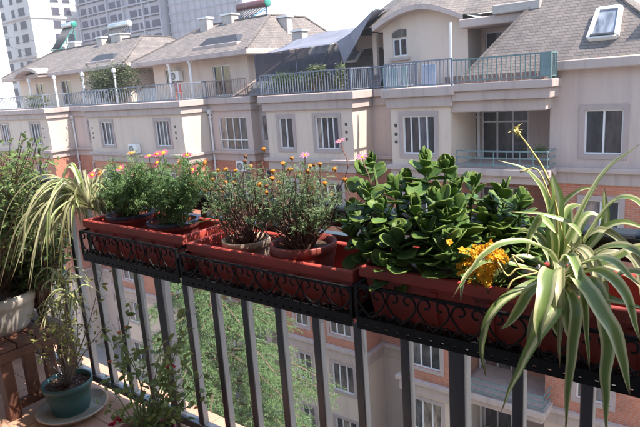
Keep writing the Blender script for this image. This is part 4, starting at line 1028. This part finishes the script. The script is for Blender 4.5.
for k in range(14):
    src = R.choice(KL); o = src.copy(); COL.objects.link(o); az = U(0, 6.28); ls = U(.03, .04)
    o.matrix_basis = Matrix.Translation(c + Vector((U(-.02,.02), .03+U(-.02,.02), U(0,.02)))) @ frame(Vector((math.cos(az), math.sin(az), U(-.1,.7)))).to_4x4() @ Matrix.Diagonal((ls, ls, ls, 1)); put(o, ty)

# ---- spider plants
def strap(t, ctrl, W, m, fold=.5, side=None, taper=.45, base=.55):
    "a strap leaf along control points, V shaped in section, u across and v along for the stripes"
    cp = catmull(ctrl, 6); n = len(cp); b = MB(); vs = Vector((0, -.35, 1)); prev = None
    for i, p in enumerate(cp):
        d = (cp[min(i+1,n-1)] - cp[max(i-1,0)]).normalized(); x = d.cross(vs) if side is None else Vector(side) - d*d.dot(Vector(side))
        if x.length < .15 and prev: x = prev.copy()
        x.normalize()
        if prev and x.dot(prev) < 0: x = -x
        if prev: x = (x*.5 + prev*.5); x = (x - d*x.dot(d)).normalized()
        prev = x; u = x.cross(d).normalized(); f = i/(n-1); p = p + u*(W*.10*noise.noise(p*38)) + x*(W*.16*noise.noise(p*26 + Vector((7,3,1))))
        w = W*.5*(base + (1-base)*min(1, f*3.5))*(1 if f < taper else max(.0, 1 - ((f-taper)/(1-taper))**1.7)) + .0004
        for k, s_ in enumerate((-1, -.5, 0, .5, 1)):
            b.uv[len(b.v)] = (k/4, f); b.v.append(tuple(p + x*(s_*w) + u*(abs(s_)*w*fold)))
    for i in range(n-1):
        for k in range(4): b.f.append((5*i+k, 5*i+k+1, 5*i+6+k, 5*i+5+k))
    return b.build('leaf', m, t, True)
def pxl(*q): return [P(*v) for v in q]
c = P(556, 280, 1.0); ts = thing('spider_plant', 'large variegated spider plant arching over the right planter and railing', 'spider plant', (c.x, c.y, -.45))
pot_parts(ts, Vector((c.x, c.y, -.372)), .062, .10, 'pot_red', None)
LV = [([(553,276,1.0),(578,222,.99),(606,173,.97),(642,143,.95)], .019, 'sp_a'),
      ([(560,272,.98),(545,250,.93),(515,243,.88),(484,256,.84),(453,297,.80)], .016, 'sp_b'),
      ([(554,276,.98),(520,267,.93),(487,262,.89),(466,278,.86),(460,300,.84)], .012, 'sp_b'),
      ([(555,280,.98),(537,283,.90),(500,305,.84),(484,340,.82),(485,376,.82)], .016, 'sp_a'),
      ([(556,276,.96),(551,272,.88),(543,308,.82),(538,348,.80)], .024, 'sp_b'),
      ([(564,278,.96),(580,281,.88),(602,313,.82),(620,350,.79),(628,396,.78)], .021, 'sp_a'),
      ([(556,285,.93),(553,315,.84),(530,352,.81),(501,412,.80)], .021, 'sp_a'),
      ([(566,285,.93),(577,312,.84),(571,360,.81),(565,432,.80)], .015, 'sp_b'),
      ([(572,282,.95),(594,284,.88),(606,330,.83),(607,380,.82),(606,436,.82)], .018, 'sp_a'),
      ([(570,278,.96),(598,272,.90),(622,290,.85),(642,342,.82)], .018, 'sp_b'),
      ([(557,272,1.0),(557,235,1.0),(556,205,1.0),(551,172,.99)], .026, 'sp_a'),
      ([(558,268,1.02),(560,215,1.04),(578,193,1.04),(600,188,1.04)], .014, 'sp_a'),
      ([(557,268,.98),(555,228,.96),(541,214,.95),(531,232,.94),(528,256,.93)], .018, 'sp_b'),
      ([(578,268,1.0),(582,232,.98),(552,214,.96),(512,212,.93)], .012, 'sp_a'),
      ([(566,272,1.03),(598,240,1.05),(606,215,1.06),(604,188,1.07)], .014, 'sp_a'),
      ([(568,274,1.0),(594,228,.98),(614,203,.96),(634,200,.94),(650,214,.92)], .016, 'sp_b'),
      ([(570,276,1.0),(600,236,1.0),(624,224,1.0),(650,230,1.0)], .018, 'sp_a'),
      ([(568,278,.98),(600,252,.95),(625,248,.92),(655,262,.90)], .019, 'sp_b'),
      ([(552,270,1.03),(549,205,1.04),(528,172,1.03),(498,160,1.0)], .009, 'sp_b'),
      ([(560,278,.97),(590,262,.92),(612,262,.88),(640,285,.85)], .018, 'sp_a'),
      ([(560,278,.97),(585,295,.90),(604,300,.86),(650,310,.83)], .020, 'sp_a'),
      ([(556,280,.97),(532,292,.90),(515,318,.86),(500,330,.85)], .017, 'sp_b'),
      ([(556,280,.97),(548,300,.89),(535,325,.86),(528,352,.86)], .020, 'sp_c'),
      ([(560,282,.96),(566,300,.88),(570,325,.85),(574,345,.85)], .022, 'sp_b'),
      ([(560,282,.96),(555,302,.88),(556,325,.85),(562,342,.85)], .018, 'sp_c'),
      ([(555,275,.99),(525,258,.96),(500,272,.93),(488,290,.92)], .014, 'sp_a'),
      ([(560,275,1.02),(575,240,1.06),(590,215,1.09),(612,230,1.10)], .018, 'sp_a'),
      ([(556,272,1.01),(540,240,1.03),(520,232,1.03),(505,245,1.01)], .015, 'sp_b'),
      ([(560,278,1.0),(610,262,1.0),(640,250,1.0),(665,252,1.0)], .022, 'sp_b'),
      ([(562,280,.98),(604,282,.93),(632,272,.90),(660,285,.88)], .019, 'sp_b'),
      ([(558,275,1.02),(566,235,1.06),(570,210,1.08),(585,205,1.09)], .020, 'sp_b')]
for ctrl, w, m_ in LV: strap(ts, pxl(*ctrl), w*1.1, R.choice(['sp_b', m_]))
for k in range(7):
    az = U(-1.9, .5); L = U(.12, .2); d = Vector((math.cos(az), math.sin(az), 0)); c0 = Vector((c.x, c.y, -.36))
    strap(ts, [c0, c0 + d*L*.4 + Vector((0,0,U(.03,.10))), c0 + d*L*.8 + Vector((0,0,U(.0,.06))), c0 + d*L + Vector((0,0,U(-.12,-.02)))], U(.012,.019), R.choice(['sp_a','sp_b','sp_c']))
fs_ = pxl((558,250,1.0),(556,205,1.0),(545,172,.99),(529,147,.98),(516,130,.97)); cp = catmull(fs_, 5)
MB().tube(cp, [.0026-.0012*k/len(cp) for k in range(len(cp))], 6).build('flower_stalk', 'ivory', ts, True)
tb = MB()
for k in range(34): d = rdir(); leaf_into(tb, cp[-1] + rdir()*.004, d, U(.007,.013), .004, .2, 0, 1)
tb.build('flower_tuft', 'ivory', ts)
for q in ([(553,190,1.0),(565,240,.99),(580,255,.97)], [(553,205,1.0),(538,170,1.0),(520,172,.99)]):
    MB().tube(catmull(pxl(*q), 4), .0014, 5).build('runner', 'ivory', ts, True)
for q in ([(552,276,.9),(520,268,.86),(508,276,.85),(498,262,.85)], [(520,268,.86),(512,255,.85),(524,262,.85)], [(540,272,.88),(515,279,.85),(507,290,.84)]):
    MB().tube(catmull(pxl(*q), 4), .0015, 5).build('runner', 'ivory', ts, True)

def spider(label, c, n, az0, az1, L0, L1, W, mats, droop=1.0, parent=None, lift=.35):
    t = parent or thing('spider_plant', label, 'spider plant', c)
    for k in range(n):
        az = U(az0, az1); L = U(L0, L1); d = Vector((math.cos(az), math.sin(az), 0)); h = U(.05, lift)*L; dr = U(.35, .95)*L*droop
        strap(t, [c + rdir()*.008, c + d*L*.32 + Vector((0,0,h)), c + d*L*.68 + Vector((0,0,h*.75 - dr*.22)), c + d*L*U(.82,1) + Vector((U(-.02,.02),U(-.02,.02),h*.2 - dr))], W*U(.75,1.2), R.choice(mats))
    return t
cl = P(90, 207, 1.0)
tl = spider('straw coloured spider plant spilling over the left end of the left planter', cl, 125, 1.7, 5.3, .12, .34, .0135, ['sp_c','sp_c','sp_c','sp_b'], .80, lift=.42)
spider(None, cl, 10, 0, 6.28, .10, .18, .011, ['sp_c','sp_b'], .6, parent=tl, lift=.9)
for k, (px, py, Y) in enumerate(((64, 283, .98), (74, 300, .97), (60, 308, .95))):
    q = P(px, py, Y); MB().tube(catmull([cl, cl + Vector((-.10, -.03, -.02)), q + Vector((0, 0, .06)), q], 5), .0016, 5).build('runner', 'ivory', tl, True)
    spider(None, q, 16, 0, 6.28, .06, .13, .0075, ['sp_c','sp_b'], .7, parent=tl, lift=.5)

# ================================================================ LEFT CORNER
def woody(name, label, cat, base, tips, leafn, size, lm, sm='stem', sr=.004, group=None, t=None, jit=.03, wid=.45):
    t = t or thing(name, label, cat, base, group); st = MB(); fo = MB(); base = Vector(base)
    for q in tips:
        q = Vector(q); m_ = base.lerp(q, .45) + Vector((U(-.04,.04), U(-.04,.04), .03)); cp = catmull([base + rdir()*.012, m_, q], 5); n = len(cp)
        st.tube(cp, [sr*(1 - .8*i/(n-1)) for i in range(n)], 5)
        for k in range(leafn):
            f = U(.4, 1.0); i = min(n-2, int(f*(n-1))); p = cp[i].lerp(cp[i+1], U(0,1)); p2 = p + rdir()*jit
            d = rdir(); d.z = d.z*.7+.15; leaf_into(fo, p2, d, size*U(.65,1.3), size*wid, .25, U(-1,1), 2)
            if k % 3 == 0: st.tube([p, p2], [sr*.25, sr*.12], 3)
    st.build('stem', sm, t); stuff(fo.build('foliage', lm, t)); return t
# wooden stand
xe = -2.26; zs = -.90
sd_ = thing('wooden_stand', 'red brown wooden slatted plant stand in the left corner', 'plant stand', (xe-.3, .95, KT))
for k in range(4): bevel(MB().box(xe-.62, xe, .800+k*.074, .800+k*.074+.068, zs-.022, zs).build('top_slat', 'wood', sd_), .003, 2)
bevel(MB().box(xe-.035, xe+.006, .795, 1.100, zs-.060, zs-.0225).build('apron', 'wood', sd_), .003, 2)
for (x, y) in ((xe-.03, .825), (xe-.03, 1.07), (xe-.6, .825), (xe-.6, 1.07)): bevel(MB().box(x-.025, x+.025, y-.022, y+.022, KT, zs-.0605).build('leg', 'wood', sd_), .003, 2)
for k in range(2): bevel(MB().box(xe-.045, xe-.018, .895+k*.08, .94+k*.08, -1.14, zs-.061).build('side_slat', 'wood', sd_), .003, 2)
bevel(MB().box(xe-.045, xe-.013, .848, 1.047, -1.175, -1.141).build('stretcher', 'wood', sd_), .003, 2)
bevel(MB().box(xe-.575, xe-.056, .815, .840, -1.12, -1.085).build('stretcher', 'wood', sd_), .003, 2)
# white ceramic pot with painted roses, shrub in it
c = P(-9, 292, .90); cp_ = Vector((c.x, c.y, c.z)); hp = cp_.z - zs
tc_ = thing('ceramic_pot_shrub', 'airy light green shrub in a white glazed pot painted with roses', 'potted plant', (cp_.x, cp_.y, zs))
r_ = .165
MB().lathe([(0, -hp+.001), (r_*.72, -hp+.001), (r_*.78, -hp+.02), (r_*.92, -hp*.5), (r_*.96, -.05), (r_*1.0, -.045), (r_*1.05, -.02), (r_*1.05, 0), (r_*.97, 0), (r_*.93, -.05)], 48, cp_).build('pot', 'ceramic', tc_, True)
MB().lathe([(0, -.035), (r_*.94, -.035)], 30, cp_).build('soil', 'soil', tc_)
def decal(az, z, kind, s):
    f = (z + hp)/hp; rr = r_*((.78 + .14*f/.5) if f < .5 else (.92 + .04*(f-.5)/.5)) + .0035; ctr = cp_ + Vector((math.cos(az)*rr, math.sin(az)*rr, z)); n = Vector((math.cos(az), math.sin(az), 0))
    tx = Vector((-math.sin(az), math.cos(az), 0)); b = MB()
    if kind == 'rose':
        for k in range(9): a = 2.4*k; q = ctr + (tx*math.cos(a) + Vector((0,0,math.sin(a))))*s*.09*k; b.add([q + (tx*math.cos(t_) + Vector((0,0,math.sin(t_))))*s*.42 + n*(.0006*(9-k)) for t_ in [math.pi*j/4 for j in range(8)]], [tuple(range(8))])
        b.build('painted_rose', 'pink', tc_)
    else:
        leaf_into(b, ctr, (tx*U(-1,1) + Vector((0,0,U(-1,1)))).normalized(), s*2, s*.9, 0, 0, 1); b.build('painted_leaf', 'lf_dark', tc_)
for az, z, s in ((-.75, -.15, .026), (-.05, -.20, .018), (-1.25, -.11, .02)): decal(az, z, 'rose', s)
for k in range(9): decal(U(-1.3, .3), U(-.24, -.09), 'leaf', .013)
woody(None, None, None, cp_ + Vector((0,0,-.03)), ell_tips(24, 185, 30, 60, .98, .10, 90), 34, .026, 'lf_shrub', t=tc_, jit=.03)
woody('leafy_shrub', 'dark shrub with reddish young leaves at the left edge beyond the white pot', 'shrub', (-2.75, 1.0, KT), ell_tips(2, 190, 20, 50, 1.03, .06, 44), 26, .030, 'lf_red')
woody('leafy_shrub', 'dense dark green shrub behind the straw coloured spider plant', 'shrub', (-2.42, 1.06, zs+.002), ell_tips(24, 225, 42, 40, 1.04, .06, 80), 34, .032, 'lf_dark')
# grey green pot on its saucer
cs = Vector((-2.12, .978, KT + .001)); sc = MB().lathe([(0, .001), (.095, .001), (.112, .006), (.130, .024), (.135, .026), (.131, .030), (.123, .026), (.107, .012), (0, .008)], 44, cs).build('plant_saucer', 'saucer', None, True)
tag(sc, 'round cream saucer under the grey green pot', 'saucer')
cpot = cs + Vector((-.010, 0, .134)); tb_ = thing('twiggy_pot_plant', 'twiggy sparse leaved bush in a grey green plastic pot on a cream saucer', 'potted plant', (cs.x, cs.y, cs.z+.012))
pot_parts(tb_, cpot, .094, .125, 'pot_teal', None, ribs=1, taper=.72)
tips = [P(U(30, 112), U(258, 345), U(.86, 1.06)) for _ in range(20)]
woody(None, None, None, cpot + Vector((0, 0, -.02)), tips, 22, .020, 'lf_yel', 'stem_grey', .0034, t=tb_, jit=.02)
pb = MB()
for k in range(90): a = U(0, 6.28); q = cpot + Vector((math.cos(a), math.sin(a), 0))*.082*math.sqrt(U(0,1)) + Vector((0,0,-.017+U(0,.004))); leaf_into(pb, q, Vector((U(-1,1),U(-1,1),U(0,.5))).normalized(), U(.008,.018), .009, .3, U(-1,1), 1)
stuff(pb.build('bark_chips', 'wood', tb_))
# rose bush along the railing
rb = thing('rose_bush', 'thin stemmed rose bush with red blooms in front of the lower railing bars', 'rose bush', (-1.6, .98, KT))
pot_parts(rb, Vector((-1.55, .93, KT+.141)), .10, .14, 'pot_red'); rt = Vector((-1.55, .93, KT+.12))
tips = [P(U(92, 205), U(300, 420), U(.92, 1.08)) for _ in range(20)] + [P(U(120, 200), U(390, 430), U(.9, 1.05)) for _ in range(8)]
woody(None, None, None, rt, tips, 14, .027, 'lf_rose', 'stem_green', .003, t=rb, jit=.026, wid=.6)
def rose(pos, r, m, t):
    b = MB()
    for k in range(26):
        f = k/25; a = 2.4*k; th = .15 + 1.25*f; d = Vector((math.cos(a)*math.sin(th), math.sin(a)*math.sin(th), math.cos(th)))
        leaf_into(b, Vector(pos) - Vector((0,0,r*.3)), d, r*(.75+.45*f), r*.95, -.25, U(-.5,.5), 2)
    return b.build('bloom', m, t, True)
for (px, py, Y, r, m_) in ((171, 368, .98, .017, 'rose_red'), (119, 421, .93, .022, 'rose_red'), (112, 425, .95, .014, 'rose_red'), (119, 333, 1.0, .009, 'orange_pale'), (126, 327, 1.0, .008, 'orange_pale'), (163, 421, .98, .011, 'pink'), (196, 408, 1.0, .007, 'orange_pale'), (110, 362, .99, .010, 'orange_pale')):
    rose(P(px, py, Y), r, m_, rb)
tr_ = P(92, 432, .86); tt_ = thing('terracotta_bowl', 'shallow terracotta bowl on the ledge below the saucer', 'bowl', (tr_.x, tr_.y, KT+.001))
MB().lathe([(0, .001), (.07, .001), (.095, .05), (.10, .055), (.094, .055), (.07, .012), (0, .01)], 36, (tr_.x, tr_.y, KT+.001)).build('bowl', 'tile', tt_, True)

# ---- remove the prototypes that were only copied from
for po, co in protos:
    bpy.data.objects.remove(co); bpy.data.objects.remove(po)
for o in (H_OR, H_BR, Y0, *KL): bpy.data.objects.remove(o)

# ================================================================ HAZE
hz = MB().box(-215, 70, -70, 130, GZ - 1.0, 48).build('haze', 'white'); tag(hz, kind='stuff')
hm = bpy.data.materials.new('hazy_air'); hm.use_nodes = True; hm.node_tree.nodes.clear()
ho = hm.node_tree.nodes.new('ShaderNodeOutputMaterial'); hv = hm.node_tree.nodes.new('ShaderNodeVolumePrincipled')
hv.inputs['Color'].default_value = (0.93, 0.94, 1.0, 1); hv.inputs['Density'].default_value = 0.0007; hv.inputs['Anisotropy'].default_value = 0.25
hm.node_tree.links.new(hv.outputs[0], ho.inputs['Volume']); hz.data.materials.clear(); hz.data.materials.append(hm)
